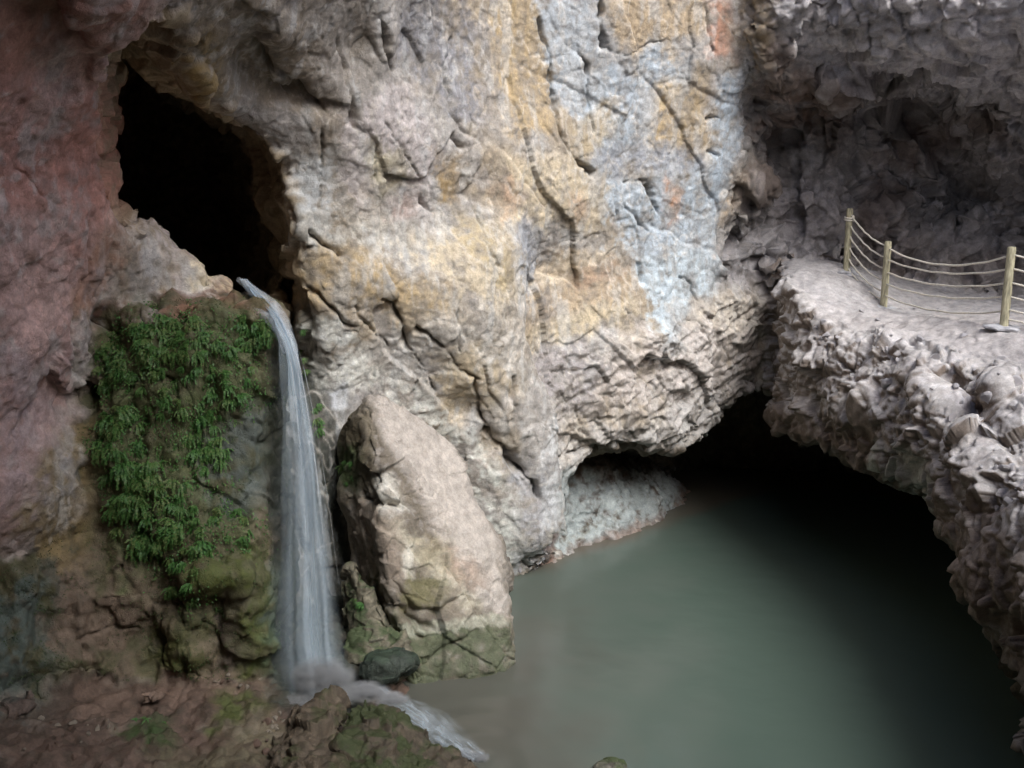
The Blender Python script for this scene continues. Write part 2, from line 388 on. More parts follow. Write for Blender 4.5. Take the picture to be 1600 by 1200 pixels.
# tunnel: the mouth outline swept back along its axis, narrowing
f_tun = np.full(f_wall.shape, 1e3, np.float32)
for j, yy in enumerate(gy):
    s = yy-12.0
    if -2.4 < s < 7.5:
        f_tun[:, j, :] = np.maximum(np.minimum(poly_sd(X2-(-0.42*s), Z2-(-0.10*s), _tn), poly_sd(X2-(-0.45*s), Z2-(0.11*s), _tn))-0.15-0.04*min(max(s, 0), 2), max(s-7.0, -s-2.2))
_sl = np.array([unY(a, b, 12.0) for a, b in [(434,430),(472,425),(480,480),(486,560),(474,625),(448,590),(438,520)]])[:, [0, 2]]
for j, yy in enumerate(gy):              # dark slot beside the stream lip
    if 11.9 < yy < 15.2: f_tun[:, j, :] = np.minimum(f_tun[:, j, :], poly_sd(X2+0.21*(yy-12), Z2+0.12*(yy-12), _sl)-0.03)
f = smin(f_wall, f_ledge, 0.12)
f = smax(f, -f_cav, 0.10)
f = smin(f, f_ground, 0.12)
f = smax(f, -f_tun, 0.12)
f = smin(f, f_fern, 0.08)
V, Q = surface_nets(f, org, RES)
# component of every base vertex
ii = np.clip(np.round((V-org)/RES).astype(int), 0, np.array(f.shape)-1)
pick = lambda a: a[ii[:, 0], ii[:, 1], ii[:, 2]]
cw, cf, cl, cg, cc, ct = map(pick, (f_wall, f_fern, f_ledge, f_ground, f_cav, f_tun))
ids = np.argmin(np.stack([np.abs(cw), np.abs(cf), np.abs(cl), np.abs(cg), np.abs(cc), np.abs(ct)]), axis=0)  # 0 wall 1 fern 2 ledge 3 ground 4 cavern 5 tunnel
del f_wall, f_fern, f_ledge, f_ground, f_cav, f_tun, f
onehot = np.eye(6, dtype=np.float32)[ids]
V = smooth(V, Q, 3)
# fine region: what the photograph shows, with a wide margin
px, py, tt = proj(V)
inn = (px > -120) & (px < 1720) & (py > -100) & (py < 1300) & (tt > 4)
cell = 16; ncx, ncy = 124, 96
cxi = np.clip(((px+180)/cell).astype(int), 0, ncx-1); cyi = np.clip(((py+160)/cell).astype(int), 0, ncy-1)
zb = np.full((ncx, ncy), 1e9); np.minimum.at(zb, (cxi[inn], cyi[inn]), tt[inn])
zz = zb.copy()
for a in (-1, 0, 1):
    for b in (-1, 0, 1): zz = np.maximum(zz, np.roll(np.roll(zb, a, 0), b, 1)*(np.roll(np.roll(zb, a, 0), b, 1) < 1e8))
inn &= tt < zz[cxi, cyi]+0.7
N = normals(V, Q)
fq = inn[Q].any(1)
coarse = Q[~fq]; fine = Q[fq]
fcount = np.bincount(fine.ravel(), minlength=len(V)); ccount = np.bincount(coarse.ravel(), minlength=len(V))
mask = ((fcount > 0) & (ccount == 0)).astype(np.float64)
nbase = len(V)
used = np.unique(fine); remap = -np.ones(nbase, int); remap[used] = np.arange(len(used))
FV = V[used]; FQ = remap[fine]; at = [mask[used], onehot[used]]
for _ in range(2):
    FV, FQ, at = subdivide(FV, FQ, at)
    FV = smooth(FV, FQ, 2, (at[0] > 0.999).astype(float))
fm, W = at
free = fcount == 0                       # rock beyond the frame: coarser, but with its own relief
hc, _e = facets(V[free], 0.45, 4.4, 0.9); V[free] += N[free]*(0.16*fbm(V[free], 0.9, 4)+0.12*hc)[:, None]*(1-0.8*onehot[free, 2]*sstep(.7, .95, N[free, 2]))[:, None]
print('cave verts', len(FV), 'coarse quads', len(coarse))
# ------------------------------------------------------------------ relief of the rock
px, py, tt = proj(FV)
wall, fern, ledge, ground, cav, tun = [W[:, k] for k in range(6)]
red = wall*sstep(40, -40, poly_sd(px, py, [(-400,-400),(330,-400),(230,60),(195,110),(180,300),(150,480),(130,620),(20,850),(-400,900)]))
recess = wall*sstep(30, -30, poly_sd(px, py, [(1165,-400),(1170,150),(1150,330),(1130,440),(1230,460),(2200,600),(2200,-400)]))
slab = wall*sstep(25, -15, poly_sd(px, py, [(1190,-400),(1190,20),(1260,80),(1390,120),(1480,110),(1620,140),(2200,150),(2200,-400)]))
low = wall*sstep(25, -25, poly_sd(px, py, [(830,560),(1000,520),(1200,440),(1240,470),(1240,700),(870,740)]))
topz = sstep(0.75, 0.93, normals(FV, FQ)[:, 2])
path = ledge*topz*sstep(3.85, 4.05, FV[:, 2])
rubble = np.clip(ledge*(1-path)+0.8*recess*(1-slab)+0.6*low+0.7*slab, 0, 1)
smoothw = np.clip(path+0.55*red+0.5*ground, 0, 1)
N = normals(FV, FQ)
# large form
d = (0.055+0.12*(recess+ground+cav+tun))*fbm(FV, 1.9, 3)*(1-0.85*path)
d += 0.06*red*fbm(FV, 0.7, 3)
d += recess*(1-slab)*(0.30*fbm(FV, 1.3, 3, off=4.0))
for (cx0, cy0, rx, ry, am) in [(455,150,40,28,-.35),(500,165,28,20,-.25),(395,110,30,40,-.25),(430,40,30,30,.2),(555,80,25,50,-.3),(600,60,18,50,.2),(650,140,60,80,-.12),
        (800,230,60,60,.1),(1235,250,40,70,-.4),(1330,340,60,40,.3),(1260,320,60,50,-.2),(1360,170,60,30,-.3),(1560,230,35,50,.4),(1190,290,18,18,.25),(1185,320,14,10,-.2),(1185,350,14,14,-.25),
        (690,450,60,60,.16),(560,420,60,50,.12),(600,500,25,30,-.2),(730,640,30,25,-.3),(760,690,20,25,-.35),(800,740,22,40,-.3),(840,660,20,60,.15),(835,830,30,30,.22),(880,800,40,30,.12),
        (940,470,80,40,.12),(330,960,30,50,-.2),(340,900,60,25,.22),(280,990,25,30,.18),(310,1010,20,16,.15),(230,1000,30,25,-.18),(100,1040,60,40,.2),(60,900,40,60,.15),(180,930,50,25,.12),(170,510,20,30,-.35),
        (1290,560,40,70,.12),(1500,600,30,15,-.35),(1430,560,40,30,.15),(1530,640,30,40,-.3),(1560,620,25,20,.25),(1350,640,30,30,.15),(1540,900,30,60,.2)]:
    d += (am*.6 if 460 < cx0 < 1150 else am)*np.exp(-(((px-cx0)/rx)**2+((py-cy0)/ry)**2))*(tt < 25)
# the bulge left of the long crease stands proud of the paler face right of it
crease = np.interp(py, [-200,0,200,340,420,520,600,700,780,860], [760,770,790,805,816,808,838,862,872,860])
d += 0.22*wall*sstep(14, -10, px-crease)*sstep(300, 420, py)*sstep(crease-170, crease-60, px)
d *= fm
FV = FV + N*d[:, None]
N = normals(FV, FQ)
# broken blocks
dip = np.array([[0.92, 0.0, 0.39], [0, 1, 0], [-0.39, 0, 0.92]])
Pd = FV @ dip.T
warp = np.stack([fbm(FV, 0.5, 2, off=k*9.1) for k in range(3)], 1)*0.07
plain = np.clip(wall-recess-0.5*low, 0, 1)
h1, e1 = facets((Pd+warp)*np.array([1, 1, 0.5]), 1.25, 3.3, 0.9)
h2, e2 = facets((Pd+warp*0.7)*np.array([1, 1, 0.8]), 0.36, 8.1, 0.9)
h3, e3 = facets(FV+warp*0.4, 0.15, 1.7, 0.9)
solid = (1-smoothw)
d = 0.12*h1*(1-path)*(1-0.5*ground)*(1-0.35*plain) + solid*(0.05-0.035*plain)*h2 + (0.022-0.009*plain)*h3*(1-0.5*path) + path*0.03*fbm(FV, 0.25, 3)
d -= solid*(0.025*np.exp(-(e1/0.03)**2)*sstep(-0.1, 0.5, fbm(FV, 1.5, 2, off=2.2)) + 0.015*np.exp(-(e2/0.05)**2)*(1-.5*plain))
li = np.nonzero(ledge+low > .02)[0]; hl = np.zeros(len(FV), np.float32); hl[li] = facets((Pd[li]+warp[li])*np.array([.6, .75, 1.7]), .55, 6.6, .9)[0]
rec_ = recess*(0.5+0.5*sstep(-.3, .3, fbm(FV, 1.0, 2, off=33.)))
d += rec_*(1-0.45*slab)*(0.22*h1+0.16*h2+0.05*h3+0.06*ridged(Pd*np.array([.5, 1, 1.8]), 0.6, 3))
d += np.clip(ledge*(1-path)+0.6*low, 0, 1)*(0.35+0.65*sstep(-0.35, 0.3, fbm(FV, 0.8, 2, off=71.)))*(0.05*h2 + 0.02*h3 + 0.14*h1 + 0.15*hl + 0.035*fbm(FV, 0.6, 3, 0.5) + 0.02*ridged(Pd*np.array([.6, 1, 1.3]), 0.4, 3, 0.5) - 0.02*np.exp(-(e2/0.08)**2))
d += (slab+0.5*low)*0.06*ridged(Pd*np.array([0.5, 1, 2.2]), 0.5, 3)
d += fern*(0.09*fbm(FV*np.array([1, 1, 0.3]), 0.32, 4) + 0.06*fbm(FV, 0.35, 3))
d += red*0.03*fbm(FV, 0.35, 4, 0.55)
d += wall*(1-red)*0.007*ridged(Pd, 0.6, 4, 0.5)
d += 0.012*fbm(FV, 0.12, 3)
d += ground*(0.05*fbm(FV, 0.5, 4) + 0.03*h3)
d += cav*0.16*fbm(FV*np.array([1, 1, 0.6]), 0.6, 4, off=5) + tun*(0.15*fbm(FV, 1.2, 4, off=6)+0.08*h2)
CR = [([(838,30),(855,75),(862,130),(870,190),(885,225),(905,255),(925,272)],5,.28),([(936,0),(940,50),(946,75)],9,.30),([(946,75),(975,86),(1010,76),(1040,62)],3,.12),([(900,70),(915,105),(920,130),(920,160),(928,205)],4,.16),
 ([(600,465),(612,480),(625,510),(640,545)],9,.34),([(640,545),(682,612)],3,.15),([(652,513),(668,520),(690,545),(712,572),(738,592),(745,640),(762,672)],6,.26),([(762,672),(778,692),(795,720),(818,745),(832,772)],9,.32),([(786,590),(790,630),(786,655)],7,.25),
 ([(705,470),(708,520),(712,548)],3,.12),([(465,440),(500,462),(520,485),(540,505),(556,510)],6,.26),([(555,480),(575,510),(590,525),(610,545)],4,.16),([(705,210),(718,228)],7,.22),([(600,195),(615,215),(640,255),(655,282)],2.5,.10),([(590,215),(585,260),(587,300)],2.5,.09),([(660,312),(676,332)],5,.16),
 ([(983,285),(1000,280),(1014,296),(1025,332)],7,.22),([(975,320),(998,348),(1010,362)],3.5,.13),([(1014,330),(1014,352)],3,.12),([(1100,10),(1106,60),(1112,82)],5,.16),([(993,412),(1000,442)],6,.18),([(1060,430),(1080,445),(1086,470)],3,.12),([(1165,90),(1168,200),(1150,330)],4,.14),
 ([(470,340),(490,370),(530,400)],6,.2),([(503,200),(500,260),(495,330)],4,.14),([(1085,500),(1095,540)],3.5,.12),([(965,330),(955,375)],3,.1),([(800,865),(830,880),(860,882)],4,.16),([(870,715),(930,700),(990,700)],6,.2),
 ([(145,350),(135,420),(118,480),(120,560),(95,640)],5,.16),([(190,300),(175,380),(150,470)],4,.12),([(0,230),(60,300),(90,320)],3,.06),([(530,60),(545,130),(555,200)],8,.22),([(395,60),(430,110),(470,130),(520,180)],8,.25),([(585,20),(600,80),(615,110)],6,.2),
 ([(810,240),(860,238),(930,246)],2.5,.08),([(810,380),(812,450),(806,520),(835,590)],4,.10),([(120,1000),(170,985),(215,990)],4,.18),([(225,960),(250,1000),(255,1040)],8,.2),([(1106,187),(1120,187)],5,.18),([(1108,240),(1124,240)],5,.18),
 ([(700,60),(690,120),(705,180),(730,215)],4,.1),([(740,330),(760,400),(770,450)],3,.09),([(530,300),(545,350),(560,380)],3,.08),([(640,620),(650,590)],3,.08)]
jx = px + 5*gnoise(FV/0.3)+3*gnoise(FV/0.09); jy = py + 5*gnoise(FV/0.3+31.7)+3*gnoise(FV/0.09+7.7)
crn = gnoise(FV/0.33+3.1)+0.5*gnoise(FV/0.12)
for pts, wd, dp in CR:
    a = np.array(pts); m = (px > a[:, 0].min()-45) & (px < a[:, 0].max()+45) & (py > a[:, 1].min()-45) & (py < a[:, 1].max()+45) & (wall+fern+red > 0.4)
    if m.any():
        q = line_d(jx[m], jy[m], pts); vw = np.clip(0.75+0.9*crn[m], 0.15, 1.4); d[m] -= 0.75*dp*vw*np.exp(-(q/(0.42*wd*vw))**1.3)
d *= fm
FV = FV + N*d[:, None]
N = normals(FV, FQ)

# ------------------------------------------------------------------ colours of the rock, with some shade painted in
TAN=(.42,.31,.165); PTAN=(.52,.43,.29); GRY=(.36,.335,.32); BGR=(.36,.40,.44); LBL=(.44,.52,.58); WHT=(.70,.70,.64); PGR=(.40,.375,.35); DGR=(.17,.165,.17); RED=(.50,.235,.185); PRD=(.60,.385,.345); BRN=(.17,.10,.065); LED=(.49,.465,.455); OCH=(.36,.24,.09); RST=(.44,.22,.13); MOSS=(.075,.10,.03); GRN=(.05,.10,.035); TEAL=(.10,.16,.15); BLK=(.035,.03,.027)
n_lo = fbm(FV, 1.4, 4, off=1.1); n_md = fbm(FV, 0.45, 4, 0.6, off=5.5); n_hi = fbm(FV, 0.14, 3, 0.6, off=9.9)
n_st = fbm(Pd*np.array([1, 1, 0.35]), 0.5, 4, 0.6, off=3.0)
col = np.ones((len(FV), 4), np.float32); col[:, 3] = 0
def mixc(c, wgt):
    wgt = np.clip(wgt, 0, 1)[:, None].astype(np.float32); col[:, :3] = col[:, :3]*(1-wgt)+np.array(c, np.float32)*wgt
col[:, :3] = PGR
mixc(TAN, wall*sstep(-0.3, 0.5, n_lo)*0.6); mixc(GRY, wall*sstep(0.0, 0.6, n_st)*0.7)
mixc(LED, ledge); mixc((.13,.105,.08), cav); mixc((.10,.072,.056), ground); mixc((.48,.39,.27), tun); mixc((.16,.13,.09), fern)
def patch(poly, c, op=0.75, soft=14, wob=22, brk=0.35, cw_=None):
    a = np.array(poly, float); mg = 60
    m = (px > a[:, 0].min()-mg) & (px < a[:, 0].max()+mg) & (py > a[:, 1].min()-mg) & (py < a[:, 1].max()+mg)
    if cw_ is not None: m &= cw_ > 0.02
    ix = np.nonzero(m)[0]
    if not len(ix): return
    x = px[ix]+wob*n_md[ix]+0.8*wob*n_hi[ix]; y = py[ix]+1.3*wob*n_st[ix]-0.8*wob*n_hi[ix]
    wgt = sstep(soft*1.4, -soft*1.4, poly_sd(x, y, poly))*op*np.clip(1-brk+brk*2.2*(0.5+0.9*n_md[ix]+0.7*n_hi[ix]), 0, 1.15)
    if cw_ is not None: wgt = wgt*cw_[ix]
    wgt = np.clip(wgt, 0, 1)[:, None]; col[ix, :3] = col[ix, :3]*(1-wgt)+np.array(c)*wgt
# red wall
mixc(PRD, red*0.95); mixc(RED, red*sstep(-0.1, 0.5, n_lo+0.4*n_md)*0.8); mixc((.56,.49,.47), red*sstep(0.15, 0.6, n_st+0.5*n_hi-0.1)*0.75); mixc(BRN, red*sstep(160, -60, py)*0.75); mixc((.60,.53,.51), red*sstep(0.15, 0.6, -n_md)*0.6)  # brown towards the top paints in shade under the overhang
patch([(100,180),(190,120),(190,300),(120,420),(90,300)], RED, .8, 25)
patch([(0,560),(120,560),(60,820),(0,830)], (.44,.33,.33), .8, 30, 30, .6)
patch([(120,480),(150,480),(150,560),(125,640),(112,620)], (.55,.50,.47), .9, 8, 10)
patch([(140,380),(180,330),(205,400),(150,500),(120,490)], (.30,.16,.10), .8, 14, 20, .6)
patch([(165,430),(178,430),(165,500),(155,500)], (.62,.55,.48), .9, 5, 8)
patch([(160,480),(195,460),(200,540),(160,530)], (.14,.05,.04), .85, 8, 8)
# sill
patch([(200,340),(250,350),(340,430),(345,455),(280,445),(215,380)], (.50,.44,.41), .9, 10, 14, .4)
patch([(290,395),(330,425),(338,452),(300,448)], (.62,.53,.36), .85, 8, 10)
patch([(260,455),(340,450),(425,470),(430,495),(260,490)], (.22,.12,.085), .9, 10, 14, .3)
patch([(210,380),(250,400),(255,480),(215,480)], (.40,.37,.36), .8, 10)
# dark shell right of the tunnel mouth
patch([(300,-60),(560,-60),(590,80),(540,200),(500,250),(440,190),(330,120),(250,60)], (.22,.175,.125), .8, 25, 25, .3)
patch([(300,60),(340,40),(350,100),(320,140)], (.30,.21,.08), .7, 12)
patch([(365,160),(440,170),(500,200),(490,240),(420,210),(370,190)], GRY, .8, 8, 10)
patch([(480,0),(560,0),(600,120),(560,200),(500,150)], (.34,.31,.28), .7, 20)
# central face
patch([(540,190),(600,130),(640,120),(680,210),(690,290),(660,330),(620,250),(590,230),(560,330),(520,260)], (.47,.42,.41), .9, 14, 16, .3)
patch([(470,240),(520,220),(530,330),(520,400),(480,370)], (.47,.49,.50), .85, 12, 14, .5)
patch([(640,0),(740,0),(760,140),(760,190),(710,180),(660,120),(620,80)], (.24,.235,.25), .9, 16, 24, .4)
patch([(760,-60),(830,-60),(860,80),(875,210),(800,210),(775,120)], TAN, .9, 12, 14, .2)
patch([(830,-40),(930,0),(950,80),(905,150),(870,160),(850,70)], BGR, .9, 12, 18, .3)
patch([(900,120),(1040,60),(1080,110),(1060,160),(1010,150),(1010,230),(960,260),(920,270),(905,240),(940,190),(900,190)], (.36,.42,.48), .9, 14, 20, .35)
patch([(945,-60),(1110,-60),(1100,50),(1040,60),(975,80),(950,60)], (.42,.32,.20), .9, 10, 12, .2)
patch([(880,170),(930,170),(960,160),(970,200),(920,240),(905,250),(880,210)], (.38,.30,.18), .8, 12, 16, .35)
patch([(1040,130),(1100,100),(1110,200),(1090,250),(1040,240),(1020,200)], TAN, .9, 12, 16, .25)
patch([(1110,0),(1140,0),(1140,90),(1110,90)], (.46,.22,.13), .8, 10, 12)
patch([(1130,120),(1165,90),(1168,200),(1150,300),(1110,400),(1085,400),(1110,260)], (.37,.44,.51), .95, 8, 10, .3)
patch([(920,230),(1040,220),(1100,230),(1110,280),(1030,270),(960,270),(925,262)], (.30,.32,.36), .85, 10, 14, .5)
patch([(950,270),(1110,270),(1100,380),(1060,400),(1010,430),(960,370),(940,310)], (.38,.45,.52), .85, 14, 20, .4)
patch([(1040,275),(1065,290),(1060,340),(1045,350)], (.46,.27,.17), .9, 7, 9)
patch([(1150,240),(1170,280),(1150,330),(1120,360)], (.42,.31,.19), .8, 9, 9)
patch([(990,400),(1060,390),(1130,400),(1130,430),(1060,470),(1050,560),(1020,560),(1010,470),(980,440)], LBL, .95, 9, 16, .2)
patch([(780,240),(900,240),(950,300),(930,350),(830,360),(780,350)], PTAN, .85, 16, 20, .35)
patch([(770,290),(800,270),(810,320),(790,340)], RST, .45, 12, 12)
patch([(890,310),(910,300),(915,330),(895,345)], RST, .4, 10, 10)
patch([(675,240),(715,250),(715,320),(690,320)], OCH, .8, 9, 12, .2)
patch([(580,220),(620,230),(640,290),(590,310),(580,270)], (.42,.37,.25), .8, 9, 10)
patch([(608,318),(660,310),(650,345),(610,340)], (.40,.28,.24), .6, 10, 12)
patch([(715,265),(735,250),(735,285),(720,285)], (.7,.68,.64), .8, 6, 8)
patch([(470,330),(540,320),(640,360),(640,400),(560,380),(480,400)], (.50,.48,.43), .7, 14)
patch([(480,390),(560,380),(620,420),(700,450),(690,500),(650,510),(600,470),(500,460)], (.46,.34,.18), .9, 14, 20, .3)
patch([(620,370),(700,350),(790,370),(800,470),(740,500),(700,450)], PTAN, .8, 16, 22, .4)
patch([(700,330),(770,340),(800,420),(780,450),(720,380)], (.42,.33,.18), .7, 12, 18)
patch([(640,480),(700,500),(790,470),(810,580),(760,600),(700,580),(650,530)], (.42,.39,.35), .8, 14, 18)
patch([(680,560),(740,540),(790,600),(740,650),(700,640)], (.46,.37,.24), .8, 12, 16)
patch([(800,350),(840,350),(840,430),(815,500),(805,450)], (.31,.33,.37), .85, 9, 10)
patch([(850,400),(960,390),(1000,430),(990,480),(900,490),(820,520),(840,450)], (.42,.32,.205), .85, 10, 16, .25)
patch([(900,410),(970,400),(975,425),(900,450)], (.40,.25,.17), .5, 10, 18, .6)
patch([(830,430),(900,395),(960,385),(900,420),(850,460)], (.60,.50,.36), .7, 6, 10, .5)
patch([(820,520),(900,490),(980,470),(1000,500),(920,520),(830,540)], (.55,.45,.29), .8, 9, 12)
patch([(830,545),(900,530),(960,570),(930,640),(860,660)], (.29,.265,.265), .85, 12, 20, .4)
patch([(960,540),(1080,500),(1200,470),(1180,600),(1050,640),(950,640)], (.47,.42,.39), .85, 20, 24, .4)
patch([(1100,470),(1200,450),(1230,480),(1150,540)], (.50,.44,.36), .7, 14, 16)
# calcite between boulder and wall, and by the fall
patch([(470,480),(560,520),(600,570),(660,620),(700,680),(640,640),(560,600),(530,640),(490,640)], WHT, .85, 10, 18, .75)
patch([(640,600),(740,690),(790,760),(800,870),(770,840),(720,700)], (.60,.62,.57), .85, 12, 20, .6)
patch([(500,600),(545,590),(550,630),(510,650)], (.42,.44,.48), .8, 8, 10)
patch([(780,700),(800,690),(860,760),(868,850),(840,890),(790,870),(800,800)], (.34,.34,.36), .8, 10, 14, .4)
patch([(835,640),(860,640),(875,780),(860,860),(845,800)], (.52,.54,.56), .6, 8, 12, .5)
patch([(870,740),(960,740),(1050,750),(1050,810),(950,840),(880,870)], (.37,.39,.385), .9, 14, 16, .6)
patch([(880,820),(950,800),(930,850),(870,870)], (.45,.46,.36), .6, 10)
# recess and slab
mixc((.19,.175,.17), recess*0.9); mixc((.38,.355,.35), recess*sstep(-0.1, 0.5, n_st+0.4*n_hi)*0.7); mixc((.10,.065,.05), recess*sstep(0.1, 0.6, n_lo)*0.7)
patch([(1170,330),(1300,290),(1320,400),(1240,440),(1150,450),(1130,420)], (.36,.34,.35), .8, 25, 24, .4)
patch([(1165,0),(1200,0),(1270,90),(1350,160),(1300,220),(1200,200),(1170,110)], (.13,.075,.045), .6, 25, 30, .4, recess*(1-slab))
mixc((.50,.465,.465), slab*0.92); mixc((.26,.25,.26), slab*sstep(0.0, 0.5, n_st)*0.7)
patch([(1140,-40),(1200,-40),(1210,40),(1180,90),(1160,60)], (.25,.18,.09), .7, 12)
patch([(1380,350),(1600,420),(1600,480),(1400,470)], (.38,.34,.325), .5, 25, 20)
# ledge rubble, cavern lip
mixc((.33,.30,.30), ledge*(1-path)*sstep(-0.1, 0.5, n_md)*0.6); mixc((.62,.605,.615), ledge*(1-path)*sstep(0.1, 0.5, n_hi+0.3*n_md)*0.5)
mixc((.21,.16,.125), ledge*(1-path)*sstep(.42, -.15, N[:, 2]+.25*n_md+.2*n_hi)*.85)  # browner on side-facing and down-facing rubble
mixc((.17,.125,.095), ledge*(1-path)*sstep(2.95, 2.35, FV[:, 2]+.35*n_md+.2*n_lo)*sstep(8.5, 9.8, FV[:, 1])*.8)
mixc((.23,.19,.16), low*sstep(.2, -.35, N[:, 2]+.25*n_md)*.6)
mixc((.42,.40,.405), path*0.9); mixc((.43,.395,.38), path*sstep(16.6, 15, FV[:, 1])*0.5)
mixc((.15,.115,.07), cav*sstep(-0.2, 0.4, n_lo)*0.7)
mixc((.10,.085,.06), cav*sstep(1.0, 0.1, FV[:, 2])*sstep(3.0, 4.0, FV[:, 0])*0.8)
patch([(1370,690),(1440,690),(1480,790),(1430,800),(1400,750)], (.34,.34,.30), .8, 8, 16, .5)
# travertine
mixc((.15,.125,.09), fern*sstep(-0.2, 0.3, n_st)*0.7); mixc((.17,.12,.09), fern*sstep(0.1, 0.5, n_lo)*0.6); mixc(MOSS, fern*sstep(0.0, 0.5, -n_md+0.2)*0.45)
patch([(150,490),(430,480),(425,700),(400,860),(200,900),(150,700)], (.085,.105,.045), .7, 25, 30, .6)
patch([(330,660),(425,620),(425,800),(330,800)], (.10,.115,.105), .85, 18, 20, .4)
patch([(310,880),(400,860),(430,1000),(420,1080),(380,1060),(370,940),(320,920)], (.075,.088,.026), .85, 14, 18, .5)
patch([(225,980),(290,970),(330,1010),(320,1050),(240,1050)], (.08,.086,.028), .8, 14, 18, .5)
patch([(-50,860),(100,840),(120,900),(90,1000),(60,1110),(-50,1110)], (.095,.12,.105), .85, 24, 30, .7)
patch([(100,860),(220,900),(250,980),(120,1040),(80,980)], (.16,.12,.09), .85, 18, 24, .5)
patch([(30,780),(140,640),(150,760),(130,860),(20,880)], (.23,.17,.08), .8, 18, 24, .6)
patch([(415,900),(440,880),(445,1090),(410,1080)], (.08,.15,.13), .6, 14, 14)
patch([(330,930),(370,920),(375,1030),(350,1040)], (.07,.055,.045), .8, 8, 10)
patch([(432,560),(470,480),(520,640),(545,800),(575,1000),(560,1100),(430,1100)], (.05,.055,.04), .8, 14, 12, .3)
# ground
mixc((.135,.09,.07), ground*sstep(-0.1, 0.4, n_lo)*0.6); mixc((.17,.14,.115), ground*sstep(0.15, 0.5, n_md)*0.6); mixc((.09,.07,.05), ground*sstep(0.15, 0.5, -n_hi)*0.5)
patch([(190,1115),(260,1110),(275,1150),(230,1160),(195,1140)], (.045,.075,.025), .85, 10, 14, .4)
patch([(320,1065),(380,1070),(430,1100),(420,1130),(340,1130)], (.07,.082,.026), .85, 12, 16, .5)
patch([(100,1060),(250,1050),(400,1060),(330,1090),(120,1105)], (.16,.11,.085), .8, 12, 16)
patch([(250,1160),(450,1140),(450,1220),(250,1220)], (.12,.11,.065), .6, 20, 20)
mixc((.15,.085,.06), ground*sstep(0.12, -0.1, FV[:, 2])*0.8)
patch([(432,560),(470,480),(520,640),(545,800),(575,1000),(590,1110),(425,1110)], (.045,.05,.04), .85, 14, 10, .2)
patch([(860,735),(960,735),(1060,745),(1060,805),(960,845),(880,880)], (.31,.34,.34), .95, 10, 14, .5)
patch([(850,870),(940,838),(1030,800),(1050,815),(950,860),(860,895)], (.20,.13,.10), .6, 6, 8, .3)
strk = fbm(FV*np.array([1, 1, .16]), .22, 4, .6, off=77.)
mixc((.52,.53,.53), plain*(1-red)*sstep(.1, .55, strk)*.40); mixc((.23,.205,.18), plain*(1-.5*red)*sstep(.12, .6, -strk)*.32)
# thin pale veins and grain
vein = np.exp(-(np.abs(fbm(Pd*np.array([1, 1, 0.6]), 0.8, 4, 0.55, off=13))/0.035)**2)
mixc((.62,.57,.50), wall*(1-red)*(1-recess)*vein*0.45)
vein2 = np.exp(-(np.abs(fbm(FV, 0.35, 3, 0.55, off=23))/0.05)**2)
mixc((.20,.165,.13), (wall*(1-0.6*red)+0.3*ledge)*vein2*0.35)
col[:, :3] *= np.clip(1+0.24*n_hi+0.18*n_md, .5, 1.5)[:, None]
col[:, :3] *= (1+0.06*wall*(1-red)*(1-recess))[:, None]
lum = col[:, :3].mean(1, keepdims=True); col[:, :3] = lum + (col[:, :3]-lum)*(1-0.18*wall*(1-red)-0.15*red)[:, None]
col[:, 3] = np.clip(0.55*fern + 0.4*cav + 0.4*ground + 0.3*tun, 0, 1)
col[:, :3] = np.clip(col[:, :3], 0.01, 0.85)

# ------------------------------------------------------------------ split into the pieces of the setting
lab = np.argmax(W, axis=1)
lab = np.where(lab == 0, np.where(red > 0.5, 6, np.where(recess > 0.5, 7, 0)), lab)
NAMES = {0: ('cave_wall_back', 'pale tan and blue grey rock face behind the pool'), 1: ('travertine_wall', 'wet mossy rock wall left of the waterfall'), 2: ('ledge', 'grey rubble ledge carrying the roped walkway'),
 3: ('ground', 'damp brown ground at the foot of the waterfall and pool bed'), 4: ('cavern', 'dark undercut hollow above the right side of the pool'), 5: ('tunnel', 'dark tunnel mouth from which the water comes'),
 6: ('cave_wall_left', 'red and pink rock wall at the left'), 7: ('cave_wall_right', 'dark rough rock recess behind the roped walkway')}
MATS = {2: M_RUBBLE, 7: M_RUBBLE}
cl6 = np.argmax(onehot, axis=1)
ccol = np.ones((nbase, 4), np.float32); ccol[:, :3] = np.array([(.33,.29,.26),(.16,.13,.09),(.50,.48,.50),(.24,.155,.10),(.10,.085,.06),(.13,.105,.075)])[cl6]; ccol[:, :3] *= (1+.35*fbm(V, .5, 3)+.25*fbm(V, .2, 2))[:, None]; ccol[:, 3] = 0
STRUCT = {}
def compact(Vv, q, c):
    u, inv = np.unique(q, return_inverse=True); return Vv[u], inv.reshape(q.shape), c[u]
fl = lab[FQ[:, 0]]
for k, (nm, lb) in NAMES.items():
    v1, q1, c1 = compact(FV, FQ[fl == k], col)
    cq = coarse[(cl6[coarse[:, 0]] == k)] if k < 6 else coarse[:0]
    if len(cq):
        v2, q2, c2 = compact(V, cq, ccol)
        v1, q1, c1 = np.concatenate([v1, v2]), np.concatenate([q1, q2+len(v1)]), np.concatenate([c1, c2])
    if not len(q1): continue
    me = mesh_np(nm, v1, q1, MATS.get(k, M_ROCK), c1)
    STRUCT[nm] = link(bpy.data.objects.new(nm, me), label=lb, kind='structure')
SURF_P, SURF_N, SPX, SPY, ST = FV, N, *proj(FV)
def surf(x, y, r=6.0):
    m = np.nonzero((np.abs(SPX-x) < r) & (np.abs(SPY-y) < r))[0]
    if not len(m): return None, None
    t = ST[m]; k = m[np.argmin(t + 0.02*np.hypot(SPX[m]-x, SPY[m]-y))]
    return SURF_P[k], SURF_N[k]
